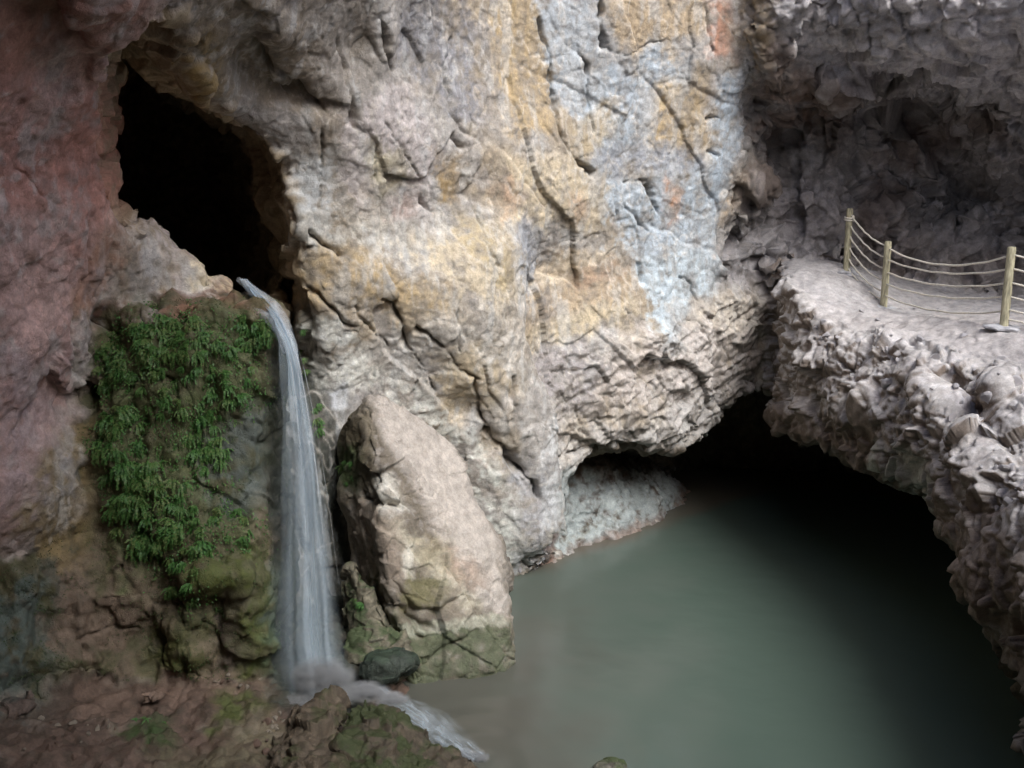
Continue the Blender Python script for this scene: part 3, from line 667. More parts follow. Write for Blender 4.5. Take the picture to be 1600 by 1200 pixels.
# ------------------------------------------------------------------ unseen roof added above the frame to block light, mostly from the left side
def sheet(name, fn, nu, nv, mat, colr, label):
    U, Vv = np.meshgrid(np.linspace(0, 1, nu), np.linspace(0, 1, nv), indexing='ij')
    P = fn(U.ravel(), Vv.ravel()); I = np.arange(nu*nv).reshape(nu, nv)
    q = np.stack([I[:-1, :-1].ravel(), I[1:, :-1].ravel(), I[1:, 1:].ravel(), I[:-1, 1:].ravel()], 1)
    c = np.ones((len(P), 4), np.float32); c[:, :3] = colr; c[:, 3] = 0
    return link(bpy.data.objects.new(name, mesh_np(name, P, q, mat, c)), label=label, kind='structure')
HOLE = [(0.4,14),(0.0,11),(0.2,8),(1.1,4),(2.6,0),(5.5,-3.2),(9.5,-3.6),(12.2,0),(13,6),(13.2,16),(2,16)]  # roof opening, shaped to steer the sun and sky light
def _roof(u, v):
    x = -13+u*27; y = -11+v*27
    z = 9.4+2.2*sstep(-10, 0, x)+0.8*sstep(0, 6, y)+0*x
    P = np.stack([x, y, z], 1); P[:, 2] += 0.6*fbm(P, 2.5, 4); return P
ro = sheet('light_block_roof', _roof, 110, 110, M_ROCK, (.20, .15, .12), 'unseen rock roof added to block light round an opening to the sky')
rb = bmesh.new(); rb.from_mesh(ro.data)
cc = np.array([f_.calc_center_median()[:] for f_ in rb.faces]); inside = poly_sd(cc[:, 0]+.6*gnoise(cc/1.1), cc[:, 1]+.6*gnoise(cc/1.1+9), HOLE) < 0
hidden = cc[:, 1] > Dfun(cc[:, 0], np.minimum(cc[:, 2], 11.5))+.6
bmesh.ops.delete(rb, geom=[f_ for f_, k_, h_ in zip(list(rb.faces), inside, hidden) if k_ or h_], context='FACES'); rb.to_mesh(ro.data); rb.free()
def _side(u, v):
    z = -1+v*13.5; x = np.interp(u, [0, .15, .3, .6, .85, 1], [-9.6, -10.5, -8.5, 5, 13.5, 13.2]); y = np.interp(u, [0, .15, .3, .6, .85, 1], [4, -3, -8.5, -10.5, -7, 4])
    P = np.stack([x, y, z], 1); n_ = 0.7*fbm(P, 2.5, 4); P[:, 0] += n_; P[:, 1] += n_; return P
sheet('light_block_wall', _side, 130, 50, M_ROCK, (.26, .17, .14), 'unseen rock wall added behind and beside the viewer to block sky light')  # out of view, added to cut sky light from behind

# ------------------------------------------------------------------ boulders
def hull_planes(pts):
    bm = bmesh.new()
    for p in pts: bm.verts.new(tuple(p))
    r = bmesh.ops.convex_hull(bm, input=bm.verts)
    bm.normal_update()
    pl = [(np.array(fc.normal), float(np.dot(fc.normal, fc.verts[0].co))) for fc in bm.faces]
    c = np.mean(pts, axis=0)
    pl = [((n, d) if n@c < d else (-n, -d)) for n, d in pl]
    bm.free(); return pl
def boulder(name, pts, res, levels, relief, paint, label, cat, group=None, mat=None, round_=0.05, seed=0.0):
    pts = np.array(pts, float); pl = hull_planes(pts)
    lo = pts.min(0)-0.3; hi = pts.max(0)+0.3
    g = [np.arange(lo[k], hi[k], res) for k in range(3)]
    Xg, Yg, Zg = np.meshgrid(*g, indexing='ij'); s = np.full(Xg.shape, -1e3)
    for n, d0 in pl: s = smax(s, n[0]*Xg+n[1]*Yg+n[2]*Zg-d0, round_)
    v, q = surface_nets(s, lo, res); v = smooth(v, q, 2)
    for _ in range(levels): v, q, _a = subdivide(v, q, []); v = smooth(v, q, 1)
    for f_ in relief:
        nn = normals(v, q); v = v + nn*f_(v, *proj(v))[:, None]
    nn = normals(v, q); c = np.ones((len(v), 4), np.float32); paint(v, nn, c, *proj(v)[:2])
    c[:, :3] = np.clip(c[:, :3], 0.01, 0.85)
    base = np.array([v[:, 0].mean(), v[:, 1].mean(), v[:, 2].min()])
    me = mesh_np(name, v-base, q, mat or M_ROCK, c)
    o = bpy.data.objects.new(name, me); o.location = base
    return link(o, label=label, cat=cat, group=group)
def cmix(c, colr, wgt):
    wgt = np.clip(wgt, 0, 1)[:, None]; c[:, :3] = c[:, :3]*(1-wgt)+np.array(colr)*wgt
def cpatch(c, v, x, y, poly, colr, op=.85, soft=12, wob=14, brk=.3):
    nn = fbm(v, .3, 3, off=2.); n2 = fbm(v, .12, 3, off=6.)
    cmix(c, colr, sstep(soft, -soft, poly_sd(x+wob*nn+.4*wob*n2, y+wob*n2, poly))*op*np.clip(1-brk+2*brk*(.5+nn+.6*n2), 0, 1.1))
def rel_big(v, x, y, t):
    h1, e1 = facets((v@dip.T)*np.array([1, 1, .6]), .7, 5.1, .8); h2, e2 = facets(v, .25, 2.1, .8)
    smoothface = sstep(10, -20, poly_sd(x, y, [(575,618),(640,632),(700,680),(740,740),(770,820),(780,900),(730,860),(660,740)]))
    dd = (.10*h1+.035*h2)*(1-.85*smoothface)+.08*fbm(v, .8, 3)+.02*fbm(v, .2, 3)*(1-.7*smoothface)-.010*np.exp(-(e1/.04)**2)*(1-smoothface)
    for pts, wd, dp in [([(562,772),(590,785),(625,792)],7,.25),([(575,640),(590,700),(592,760)],9,.10),([(580,915),(610,950),(640,960),(680,985)],8,.2),([(620,900),(640,950),(655,1000)],6,.14),([(640,1060),(700,1010),(740,990)],5,.10),([(640,960),(690,950),(720,930)],5,.12)]:
        jn = 8*gnoise(v/.15); dd -= .75*dp*np.clip(.7+gnoise(v/.2), .1, 1.4)*np.exp(-(line_d(x+jn, y-jn, pts)/(.8*wd))**1.5)*(t < 13.4)
    return dd
def paint_big(v, n, c, x, y):
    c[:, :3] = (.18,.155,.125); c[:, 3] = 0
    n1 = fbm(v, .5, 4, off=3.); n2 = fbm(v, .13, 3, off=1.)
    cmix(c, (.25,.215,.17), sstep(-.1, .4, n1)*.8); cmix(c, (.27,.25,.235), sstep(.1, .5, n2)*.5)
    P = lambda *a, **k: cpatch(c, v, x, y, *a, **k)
    P([(570,612),(640,630),(700,680),(740,740),(770,820),(800,960),(760,960),(700,860),(650,760),(590,660)], (.46,.415,.375), .92, 12, 12, .1)  # lit upper slab painted paler than the front
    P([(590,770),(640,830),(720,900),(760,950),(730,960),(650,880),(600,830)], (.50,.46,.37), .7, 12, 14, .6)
    P([(580,740),(610,740),(640,800),(600,810)], (.60,.58,.53), .8, 9, 12, .5)
    P([(630,860),(645,850),(645,905),(632,905)], (.68,.65,.57), .9, 5, 6)
    P([(650,850),(700,840),(710,890),(660,895)], (.33,.285,.19), .6, 16, 18)
    P([(700,860),(750,880),(760,920),(710,910)], (.38,.27,.20), .5, 12, 14, .6)
    P([(515,640),(575,640),(590,760),(540,760),(515,700)], (.12,.10,.065), .85, 12, 14, .3)  # shade of the left face painted in dark
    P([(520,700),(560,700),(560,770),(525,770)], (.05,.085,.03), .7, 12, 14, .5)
    P([(545,780),(620,800),(640,900),(560,920)], (.27,.22,.18), .7, 16)
    P([(640,900),(700,910),(690,950),(620,960)], (.14,.13,.06), .7, 10, 14, .4)
    P([(610,990),(800,975),(810,1060),(640,1090)], (.095,.105,.065), .9, 8, 10, .45)
    P([(600,960),(680,980),(660,1080),(600,1080)], (.10,.11,.065), .8, 12, 14)
    P([(620,975),(790,960),(795,975),(640,995)], (.42,.42,.34), .6, 4, 6, .5)
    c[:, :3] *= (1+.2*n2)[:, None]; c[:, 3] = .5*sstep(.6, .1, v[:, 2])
BIG = [(548,628,13.15),(610,614,13.4),(566,610,13.1),(520,690,13.5),(530,760,13.4),(547,880,13.1),(580,930,12.7),(640,1078,11.75),(700,1072,11.95),(803,1045,12.3),(805,960,12.6),(590,690,12.6),(588,780,12.3),(598,900,12.0),
       (799,900,13.1),(766,800,13.4),(738,730,13.6),(705,682,13.7),(645,635,13.5),(600,620,13.3),(620,660,14.3),(760,870,14.6),(803,1010,13.6),(560,900,13.6),(650,1060,13.6),(680,820,12.55),(720,930,12.35),(760,1000,12.25)]
bp = [unY(*p) for p in BIG]
for k in (5, 6, 7): bp.append(bp[k]+np.array([0, .1, -.5]))
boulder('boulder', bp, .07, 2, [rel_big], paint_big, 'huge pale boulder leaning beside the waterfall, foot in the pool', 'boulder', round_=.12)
def mossy(base, moss, amt, wet=.4, thr=.35):
    def f(v, n, c, x, y):
        n1 = fbm(v, .35, 4, off=8.); n2 = fbm(v, .1, 3, off=4.)
        c[:, :3] = base; cmix(c, np.array(base)*1.5, sstep(.1, .5, n2)*.7); cmix(c, np.array(base)*.55, sstep(.1, .5, -n2)*.6)
        cmix(c, moss, sstep(thr-.3, thr+.3, n[:, 2]*.6+n1)*amt); c[:, 3] = wet
    return f
def rel_rough(a, b, s=0.):
    def f(v, x, y, t):
        h1, e1 = facets(v, .5, s+2., .8); h2, e2 = facets(v, .17, s+7., .8)
        return a*h1+b*h2+.6*a*fbm(v, .5, 3, off=s)+.3*b*fbm(v, .1, 3)
    return f
def bl(name, pix, label, cat='boulder', paint=None, a=.09, b=.05, sink=.35, res=.06, lv=2, s=0., extra=()):
    p = [unY(*q) for q in pix]+[np.array(e) for e in extra]; zm = min(q[2] for q in p)
    return boulder(name, p, res, lv, [rel_rough(a, b, s)], paint or mossy((.17,.14,.10), MOSS, .8), label, cat, round_=.08, seed=s)
bl('boulder', [(538,870,12.9),(560,890,12.3),(585,930,12.15),(625,985,11.9),(655,1035,11.75),(610,1060,11.6),(550,1050,11.7),(538,960,12.2),(600,960,13.0),(545,1000,13.),(640,1060,12.6)], 'mossy sloping rock wedged between the waterfall and the huge boulder', paint=mossy((.15,.135,.10), (.05,.075,.03), .85), a=.10)
bl('boulder', [(565,1020,11.35),(600,1008,11.5),(640,1010,11.55),(662,1030,11.5),(650,1055,11.35),(600,1075,11.2),(560,1070,11.2),(600,1030,11.1),(600,1020,12.),(650,1040,11.9)], 'smooth dark green rounded rock at the foot of the waterfall', paint=mossy((.045,.055,.045), (.035,.055,.035), .7, .6), a=.05, b=.02)
bl('mossy_rock', [(425,1135,10.35),(468,1108,10.4),(505,1084,10.4),(538,1092,10.4),(560,1150,9.7),(540,1230,8.9),(430,1230,8.9),(400,1180,9.6),(500,1130,9.8),(480,1180,9.2),(505,1110,10.7),(450,1140,10.7)], 'brown peaked rock strewn with stones in front of the waterfall foot', 'rock', mossy((.095,.074,.053), (.045,.053,.02), .75, .4, .6), a=.11, b=.07)
bl('mossy_rock', [(530,1135,10.0),(566,1080,10.2),(588,1083,10.2),(622,1118,10.1),(650,1155,10.0),(668,1150,10.1),(700,1172,10.0),(770,1206,9.85),(790,1235,9.5),(700,1290,8.8),(500,1280,8.6),(520,1180,9.4),(600,1150,9.6),(570,1100,10.5),(660,1165,10.3)], 'dark mossy peaked rock beside the small cascade', 'rock', mossy((.075,.06,.043), (.038,.052,.018), .85, .5, .45), a=.12, b=.07, s=3.)
bl('mossy_rock', [(918,1192,10.1),(935,1180,10.15),(965,1178,10.15),(986,1190,10.1),(985,1215,9.8),(920,1220,9.8),(950,1215,9.6),(950,1190,10.4)], 'small wet mossy rock poking out of the pool at the bottom', 'rock', mossy((.13,.12,.10), (.06,.09,.03), .8, .8), a=.03, b=.03, res=.035, lv=1)
bl('rock', [(160,1090,10.6),(240,1072,10.7),(310,1068,10.7),(350,1080,10.5),(300,1100,10.2),(190,1115,10.1),(150,1105,10.3),(230,1085,10.3)], 'flat pinkish brown rock at the foot of the mossy wall', 'rock', mossy((.19,.135,.105), (.07,.06,.035), .5, .3, .6), a=.07, b=.04)
bl('rock', [(120,1125,10.0),(150,1118,10.05),(180,1130,9.9),(150,1150,9.7),(120,1150,9.7),(150,1130,10.3)], 'small reddish rock on the bare ground at the lower left', 'rock', mossy((.20,.15,.13), (.12,.075,.06), .4, .2, .6), a=.05, b=.04, res=.04, lv=1)
bl('rock', [(0,1080,10.2),(60,1075,10.3),(100,1105,10.1),(70,1130,9.8),(0,1140,9.6),(-40,1110,9.8),(30,1100,9.8)], 'dark jagged rock in the lower left corner', 'rock', mossy((.12,.09,.075), (.07,.09,.08), .6, .4, .5), a=.11, b=.06)

# ------------------------------------------------------------------ the pool
def water_material():
    m, n, out = mat_new('pool_water'); L = n.links.new
    p = n.nodes.new('ShaderNodeBsdfPrincipled'); L(p.outputs[0], out.inputs[0])
    a = n.nodes.new('ShaderNodeAttribute'); a.attribute_name = 'Col'; L(a.outputs['Color'], p.inputs['Base Color'])
    p.inputs['Roughness'].default_value = 0.16; p.inputs['IOR'].default_value = 1.33
    tc = n.nodes.new('ShaderNodeTexCoord'); t = n.nodes.new('ShaderNodeTexNoise'); t.inputs['Scale'].default_value = 2.2; t.inputs['Detail'].default_value = 4
    mp = n.nodes.new('ShaderNodeMapping'); mp.inputs['Scale'].default_value = (1, 1.6, 1); L(tc.outputs['Object'], mp.inputs[0]); L(mp.outputs[0], t.inputs['Vector'])
    b = n.nodes.new('ShaderNodeBump'); b.inputs['Strength'].default_value = .12; b.inputs['Distance'].default_value = .05
    L(t.outputs[0], b.inputs['Height']); L(b.outputs[0], p.inputs['Normal']); return m
gxw, gyw = np.arange(-5, 9.5, .06), np.arange(5.5, 22, .06)
WX, WY = np.meshgrid(gxw, gyw, indexing='ij'); wp = np.stack([WX.ravel(), WY.ravel(), np.zeros(WX.size)], 1)
rd = np.hypot(wp[:, 0]+.35, wp[:, 1]-10.1)
wp[:, 2] += .012*np.exp(-rd/1.2)*np.sin(rd*14) + .004*fbm(wp, .5, 2)
I = np.arange(WX.size).reshape(WX.shape); wq = np.stack([I[:-1, :-1].ravel(), I[1:, :-1].ravel(), I[1:, 1:].ravel(), I[:-1, 1:].ravel()], 1)
wc = np.ones((len(wp), 4), np.float32); wc[:, :3] = (.092,.112,.096); wx_, wy_, _t = proj(wp); wn = fbm(wp, 1.1, 4)
cmix(wc, (.070,.100,.082), sstep(900, 1150, wx_+80*wn)*.9)
bed = Dfun(wp[:, 0], 0*wp[:, 0])-wp[:, 1]       # distance to the foot of the wall: silt shows through the shallows
cmix(wc, (.12,.08,.06), sstep(.5, -.1, bed+.2*wn)*.5)
cmix(wc, (.085,.078,.065), sstep(130, -60, poly_sd(wx_, wy_, [(560,1040),(800,1050),(830,1000),(860,1120),(800,1220),(640,1220)])+60*wn)*.75)
link(bpy.data.objects.new('water', mesh_np('water', wp, wq, water_material(), wc)), label='murky grey green pool filling the cave floor', kind='structure')

# ------------------------------------------------------------------ falling water
def fall_material(name, dens, tint, streak=(26, 26, 1.1), lo=.35, hi=.72, attr=False, flow=False):
    m, n, out = mat_new(name); L = n.links.new
    tc = n.nodes.new('ShaderNodeTexCoord'); mp = n.nodes.new('ShaderNodeMapping'); mp.inputs['Scale'].default_value = streak; fl = n.nodes.new('ShaderNodeAttribute'); fl.attribute_name = 'Flow'; L(fl.outputs['Vector'] if flow else tc.outputs['Object'], mp.inputs[0])
    t = n.nodes.new('ShaderNodeTexNoise'); t.inputs['Scale'].default_value = 1.0; t.inputs['Detail'].default_value = 4; L(mp.outputs[0], t.inputs['Vector'])
    r = n.nodes.new('ShaderNodeMapRange'); r.inputs[1].default_value = lo; r.inputs[2].default_value = hi; r.inputs[3].default_value = dens*.12; r.inputs[4].default_value = dens; L(t.outputs[0], r.inputs[0])
    tr = n.nodes.new('ShaderNodeBsdfTransparent'); p = n.nodes.new('ShaderNodeBsdfPrincipled'); p.inputs['Base Color'].default_value = (*tint, 1); p.inputs['Roughness'].default_value = .35
    tl = n.nodes.new('ShaderNodeBsdfTranslucent'); tl.inputs[0].default_value = (*tint, 1)
    m1 = n.nodes.new('ShaderNodeMixShader'); m1.inputs[0].default_value = .35; L(p.outputs[0], m1.inputs[1]); L(tl.outputs[0], m1.inputs[2])
    mx = n.nodes.new('ShaderNodeMixShader'); fac = r.outputs[0]
    if attr:
        at2 = n.nodes.new('ShaderNodeAttribute'); at2.attribute_name = 'Col'; mm = n.nodes.new('ShaderNodeMath'); mm.operation = 'MULTIPLY'; L(fac, mm.inputs[0]); L(at2.outputs['Fac'], mm.inputs[1]); fac = mm.outputs[0]
    L(fac, mx.inputs[0]); L(tr.outputs[0], mx.inputs[1]); L(m1.outputs[0], mx.inputs[2]); L(mx.outputs[0], out.inputs[0])
    return m
M_SHEET = fall_material('falling_water', 1.0, (.74,.88,1.0), (9, 1.6, 2), .1, .75, True, True); M_STRAND = fall_material('water_strand', .42, (.84,.88,.92), (10, 10, 1.5)); M_FOAM = fall_material('foam', .5, (.88,.91,.94), (9, 9, 9), .3, .65)
SY = [436,455,475,500,530,575,640,720,800,900,1000,1092]
SL = [372,384,398,418,428,431,430,428,424,417,409,420]
SRr = [386,408,428,446,462,476,490,505,518,532,546,562]
SD = [11.95,11.8,11.62,11.45,11.34,11.28,11.22,11.17,11.12,11.08,11.0,10.9]
def fall_pt(u, s, off=0.0):
    yy = np.interp(s, np.linspace(0, 1, 12), SY); x = np.interp(yy, SY, SL)*(1-u)+np.interp(yy, SY, SRr)*u
    return unY(x, yy, np.interp(yy, SY, SD)-0.10*math.sin(math.pi*u)*min(1, s*2)+off)
wf = bpy.data.objects.new('waterfall', None); wbase = unY(500, 1092, 10.9); wf.location = wbase
link(wf, label='tall white veil of water falling from the dark tunnel mouth', cat='waterfall')
nU, nS = 26, 110
for k, (off, nm) in enumerate(((0.0, 'water_sheet'), (0.14, 'water_sheet'))):
    vv = []; dn = []; fw = []
    for side in (0, .05):
        for a in range(nS):
            for b in range(nU):
                u = b/(nU-1); s = a/(nS-1)
                p = fall_pt(u*(.94-.1*k)+.03+.1*k*.5, s*.995, off+side*math.sin(math.pi*u))
                p[1] += .05*math.sin(u*23+k*2)*min(1, s*2)+.03*math.sin(u*51+s*4+k); p[0] += .012*math.sin(s*31+u*17)
                vv.append(p-wbase); fw.append((u*(.35+.65*s)+k*3+side*9, s, k*1.7)); e_ = min(1, u/.32)**1.4*min(1, (1-u)/.24)**1.4; body = .25+.55*math.exp(-((u-.62)/.28)**2)+.35*math.exp(-((u-.45)/.4)**2)*max(0, 1-s*2.2); fade = np.interp(s, [0, .1, .3, .6, 1], [1.0, 1.0, .75, .5, .44]); dn.append(min(1, e_*body*fade*(.9 if k == 0 else .75)))
    q = []
    for f0 in (0, nS*nU):
        for a in range(nS-1):
            for b in range(nU-1):
                i = f0+a*nU+b; q.append((i, i+1, i+nU+1, i+nU) if f0 else (i, i+nU, i+nU+1, i+1))
    me_ = mesh_np(nm, np.array(vv), np.array(q), M_SHEET, np.repeat(np.array(dn)[:, None], 4, 1)); add_attr(me_, 'Flow', np.array(fw)); o = bpy.data.objects.new(nm, me_); link(o, parent=wf)
rs = random.Random(5)
for k in range(5):
    u0 = rs.random()**.75 if k > 12 else .5+.5*rs.random(); s0 = max(0, rs.uniform(-.35, .45)) if k > 8 else 0; s1 = min(1, s0+rs.uniform(.35, .9))
    if u0 < .25 and rs.random() < .5: u0 += .3
    u1 = min(.99, max(.01, u0+rs.uniform(-.06, .06))); pts = []; n_ = 26
    for i in range(n_):
        s = s0+(s1-s0)*i/(n_-1); p = fall_pt(u0+(u1-u0)*i/(n_-1), s, -.03-.1*rs.random()*.3); pts.append(p-wbase)
    r0 = rs.uniform(.003, .007); rad = [r0*(.25+.75*math.sin(math.pi*min(1, .12+.88*i/(n_-1))))*(1+.8*i/n_) for i in range(n_)]
    link(bpy.data.objects.new('water_strand', tube_mesh('water_strand', pts, rad, M_STRAND, 6)), parent=wf)
for (pl, yv_) in (([(372,436),(392,452),(414,468),(432,488),(440,512),(446,548)], 11.95), ([(388,482),(408,490),(426,502),(438,520),(446,552)], 11.8), ([(380,440),(404,458),(428,476),(444,500),(458,540),(468,600)], 11.9)):
    pts = [unY(x, y, yv_-.006*(y-436) if y < 520 else yv_-.5-.0015*(y-520))-wbase for x, y in pl]
    tpar = np.linspace(0, 1, len(pts)); ts = np.linspace(0, 1, 30); pts = np.stack([np.interp(ts, tpar, [p[j] for p in pts]) for j in range(3)], 1)
    for _ in range(4): pts[1:-1] = (pts[:-2]+2*pts[1:-1]+pts[2:])/4
    link(bpy.data.objects.new('water_strand', tube_mesh('water_strand', pts, .03+.03*np.sin(ts*3.1), M_STRAND, 8)), parent=wf)
def mist_material(name, dens, sc):
    m, n, out = mat_new(name); L = n.links.new
    pv = n.nodes.new('ShaderNodeVolumePrincipled'); pv.inputs['Color'].default_value = (.93,.95,.98, 1); pv.inputs['Anisotropy'].default_value = 0.0
    tc = n.nodes.new('ShaderNodeTexCoord'); ln_ = n.nodes.new('ShaderNodeVectorMath'); ln_.operation = 'LENGTH'; L(tc.outputs['Object'], ln_.inputs[0])
    r = n.nodes.new('ShaderNodeMapRange'); r.inputs[1].default_value = 1.0; r.inputs[2].default_value = .15; r.inputs[3].default_value = 0; r.inputs[4].default_value = 1; L(ln_.outputs['Value'], r.inputs[0])
    t = n.nodes.new('ShaderNodeTexNoise'); t.inputs['Scale'].default_value = sc; t.inputs['Detail'].default_value = 3; L(tc.outputs['Object'], t.inputs['Vector'])
    r2 = n.nodes.new('ShaderNodeMapRange'); r2.inputs[1].default_value = .35; r2.inputs[2].default_value = .65; L(t.outputs[0], r2.inputs[0])
    pw = n.nodes.new('ShaderNodeMath'); pw.operation = 'POWER'; pw.inputs[1].default_value = 1.6; L(r.outputs[0], pw.inputs[0])
    a = n.nodes.new('ShaderNodeMath'); a.operation = 'MULTIPLY'; L(pw.outputs[0], a.inputs[0]); L(r2.outputs[0], a.inputs[1]); b = n.nodes.new('ShaderNodeMath'); b.operation = 'MULTIPLY'; b.inputs[1].default_value = dens; L(a.outputs[0], b.inputs[0])
    L(b.outputs[0], pv.inputs['Density']); L(pv.outputs[0], out.inputs['Volume']); return m
M_MIST = mist_material('spray', 80.0, 2.2)
def mist(name, c, rad, parent, base, rz=0.):
    bm = bmesh.new(); bmesh.ops.create_icosphere(bm, subdivisions=3, radius=1.0); me = bpy.data.meshes.new(name); bm.to_mesh(me); bm.free(); me.materials.append(M_MIST)
    o = bpy.data.objects.new(name, me); o.location = c-base; o.scale = rad; o.rotation_euler = (0, 0, rz); link(o, parent=parent); o['kind'] = 'stuff'
sp = [unY(440, 1105, 10.75)-wbase, unY(470, 1098, 10.75)-wbase, unY(510, 1090, 10.75)-wbase, unY(545, 1085, 10.8)-wbase, unY(580, 1083, 10.85)-wbase]
for c, rad in ((unY(470, 1098, 10.75), (.30, .16, .13)), (unY(525, 1086, 10.75), (.30, .17, .16)), (unY(570, 1080, 10.8), (.30, .17, .13)), (unY(505, 1060, 10.85), (.42, .2, .30)), (unY(610, 1092, 10.75), (.25, .14, .09))): mist('spray', c, rad, wf, wbase)
# cascade running from the fall into the pool
cs = [((585,1088),(600,1070),.42),((622,1108),(628,1085),.33),((646,1130),(668,1098),.24),((668,1150),(710,1120),.15),((700,1170),(745,1160),.08),((735,1192),(768,1182),.03)]
A = np.array([unz(*a, z) for a, b, z in cs]); B = np.array([unz(*b, z) for a, b, z in cs])
tq = np.linspace(0, 1, 60); tk = np.linspace(0, 1, len(cs)); ip = lambda M_: np.stack([np.interp(tq, tk, M_[:, j]) for j in range(3)], 1)
A, B = ip(A), ip(B)
for _ in range(6): A[1:-1] = (A[:-2]+2*A[1:-1]+A[2:])/4; B[1:-1] = (B[:-2]+2*B[1:-1]+B[2:])/4
cb = B[-1].copy(); us = np.linspace(0, 1, 22)
top_ = np.array([[a*(1-u)+b*u for u in us] for a, b in zip(A, B)]).reshape(-1, 3); nz_ = fbm(top_*np.array([1, 1, 1]), .12, 3)
top_[:, 2] += .05*np.tile(np.sin(us*math.pi), 60)+.02*nz_
bot = top_-np.array([0, 0, .12]); I = np.arange(60*22).reshape(60, 22)
q = np.stack([I[:-1, :-1].ravel(), I[1:, :-1].ravel(), I[1:, 1:].ravel(), I[:-1, 1:].ravel()], 1)[:, ::-1]
M_CASC = fall_material('cascade_water', .8, (.60,.69,.77), (9, 2.5, 1), .38, .7, True, True)
me_ = mesh_np('cascade', np.concatenate([top_, bot])-cb, np.concatenate([q, q[:, ::-1]+len(top_)]), M_CASC, np.repeat(np.tile(np.outer(np.interp(tq, [0, .1, .5, 1], [.7, .9, .75, 1.]), np.sin(us*math.pi)**.5*(.55+.45*np.cos(us*2.2))).ravel(), 2)[:, None], 4, 1))
add_attr(me_, 'Flow', np.tile(np.stack([np.tile(us, 60), np.repeat(tq, 22)*3], 1), (2, 1)))
co = bpy.data.objects.new('cascade', me_); co.location = cb
link(co, label='small foaming cascade running down beside the mossy rock into the pool', cat='cascade')
mist('spray', unz(745, 1184, .04), (.16, .10, .10), co, cb); mist('spray', unz(725, 1178, .04), (.16, .10, .06), co, cb)

# ------------------------------------------------------------------ roped walkway
M_POST = simple_material('post_wood', (.34,.315,.215), .8, .5, 6, .4, (6, 6, .8)); M_ROPE = simple_material('rope', (.66,.62,.54), .9, .25, 60, .6, bdist=.004); M_FOOT = simple_material('mortar', (.38,.38,.40), .95, .3, 14, .9, bdist=.03); M_PEND = simple_material('post_end', (.5,.44,.3), .85, .2, 30, .2)
POSTS = [((1322,428),(1328,326),17.6), ((1380,484),(1388,377),16.8), ((1568,514),(1581,386),13.75), ((1960,560),(1990,420),11.6)]
fr = bpy.data.objects.new('rope_fence', None); fb = un(*POSTS[1][0], POSTS[1][2]); fr.location = fb
link(fr, label='rope fence of round wooden posts along the walkway edge', cat='fence')
tops = []
for k, (b, t_, dp) in enumerate(POSTS):
    pb = un(*b, dp); pt = un(*t_, dp*.995); tops.append((pb, pt)); ax = (pt-pb); r = .057
    pts = [pb-ax*.12]+[pb+ax*s for s in (0, .2, .4, .6, .8, .96, .99, 1.0)]
    me = tube_mesh('post', [p-fb for p in pts], [r, r, r*.99, r*1.0, r*.98, r*.98, r*.98, r*.93, r*.85], M_POST, 16)
    po = link(bpy.data.objects.new('post', me), parent=fr)
    bm = bmesh.new(); bmesh.ops.create_icosphere(bm, subdivisions=3, radius=.16)
    for v in bm.verts:
        h_ = float(gnoise(np.array([[v.co.x*7+k*5, v.co.y*7, v.co.z*7]]))[0]); v.co *= 1+.6*h_; v.co.z *= .4; v.co.x *= 1.3
    me = bpy.data.meshes.new('footing'); bm.to_mesh(me); bm.free(); me.materials.append(M_FOOT)
    ft = bpy.data.objects.new('footing', me); ft.location = pb-fb+np.array([0, 0, .0]); link(ft, parent=fr)
def rope(a, b, sag, name='rope', r=.014):
    ts = np.linspace(0, 1, 28); P_ = a[None]*(1-ts[:, None])+b[None]*ts[:, None]; P_[:, 2] -= sag*4*ts*(1-ts); P_ += .004*np.sin(np.outer(ts*40, [1, 1.3, .7]))
    link(bpy.data.objects.new(name, tube_mesh(name, P_-fb, r, M_ROPE, 7)), parent=fr)
at_ = lambda k, s: tops[k][0]+(tops[k][1]-tops[k][0])*s
for k, (fr_a, fr_b, sg) in enumerate([(.94,.93,.10),(.77,.76,.10),(.61,.60,.11),(.44,.42,.11),(.27,.26,.10),(.12,.14,.08)]): rope(at_(0, fr_a), at_(1, fr_b), sg)
for fr_a, fr_b, sg in [(.90,.90,.20),(.73,.73,.13),(.55,.56,.12),(.38,.40,.11),(.21,.22,.13)]: rope(at_(1, fr_a), at_(2, fr_b), sg)
for fr_a, fr_b, sg in [(.91,.9,.14),(.74,.74,.12),(.57,.57,.12),(.40,.40,.12),(.24,.24,.1),(.12,.12,.06)]: rope(at_(2, fr_a), at_(3, fr_b), sg)
ts = np.linspace(0, 4.6*math.pi, 60); a0 = at_(0, .86); loop = np.stack([a0[0]+.075*np.cos(ts), a0[1]+.075*np.sin(ts), a0[2]+.012*ts/2-.05+.02*np.sin(ts)], 1)
link(bpy.data.objects.new('rope_loop', tube_mesh('rope_loop', loop-fb, .014, M_ROPE, 7)), parent=fr)

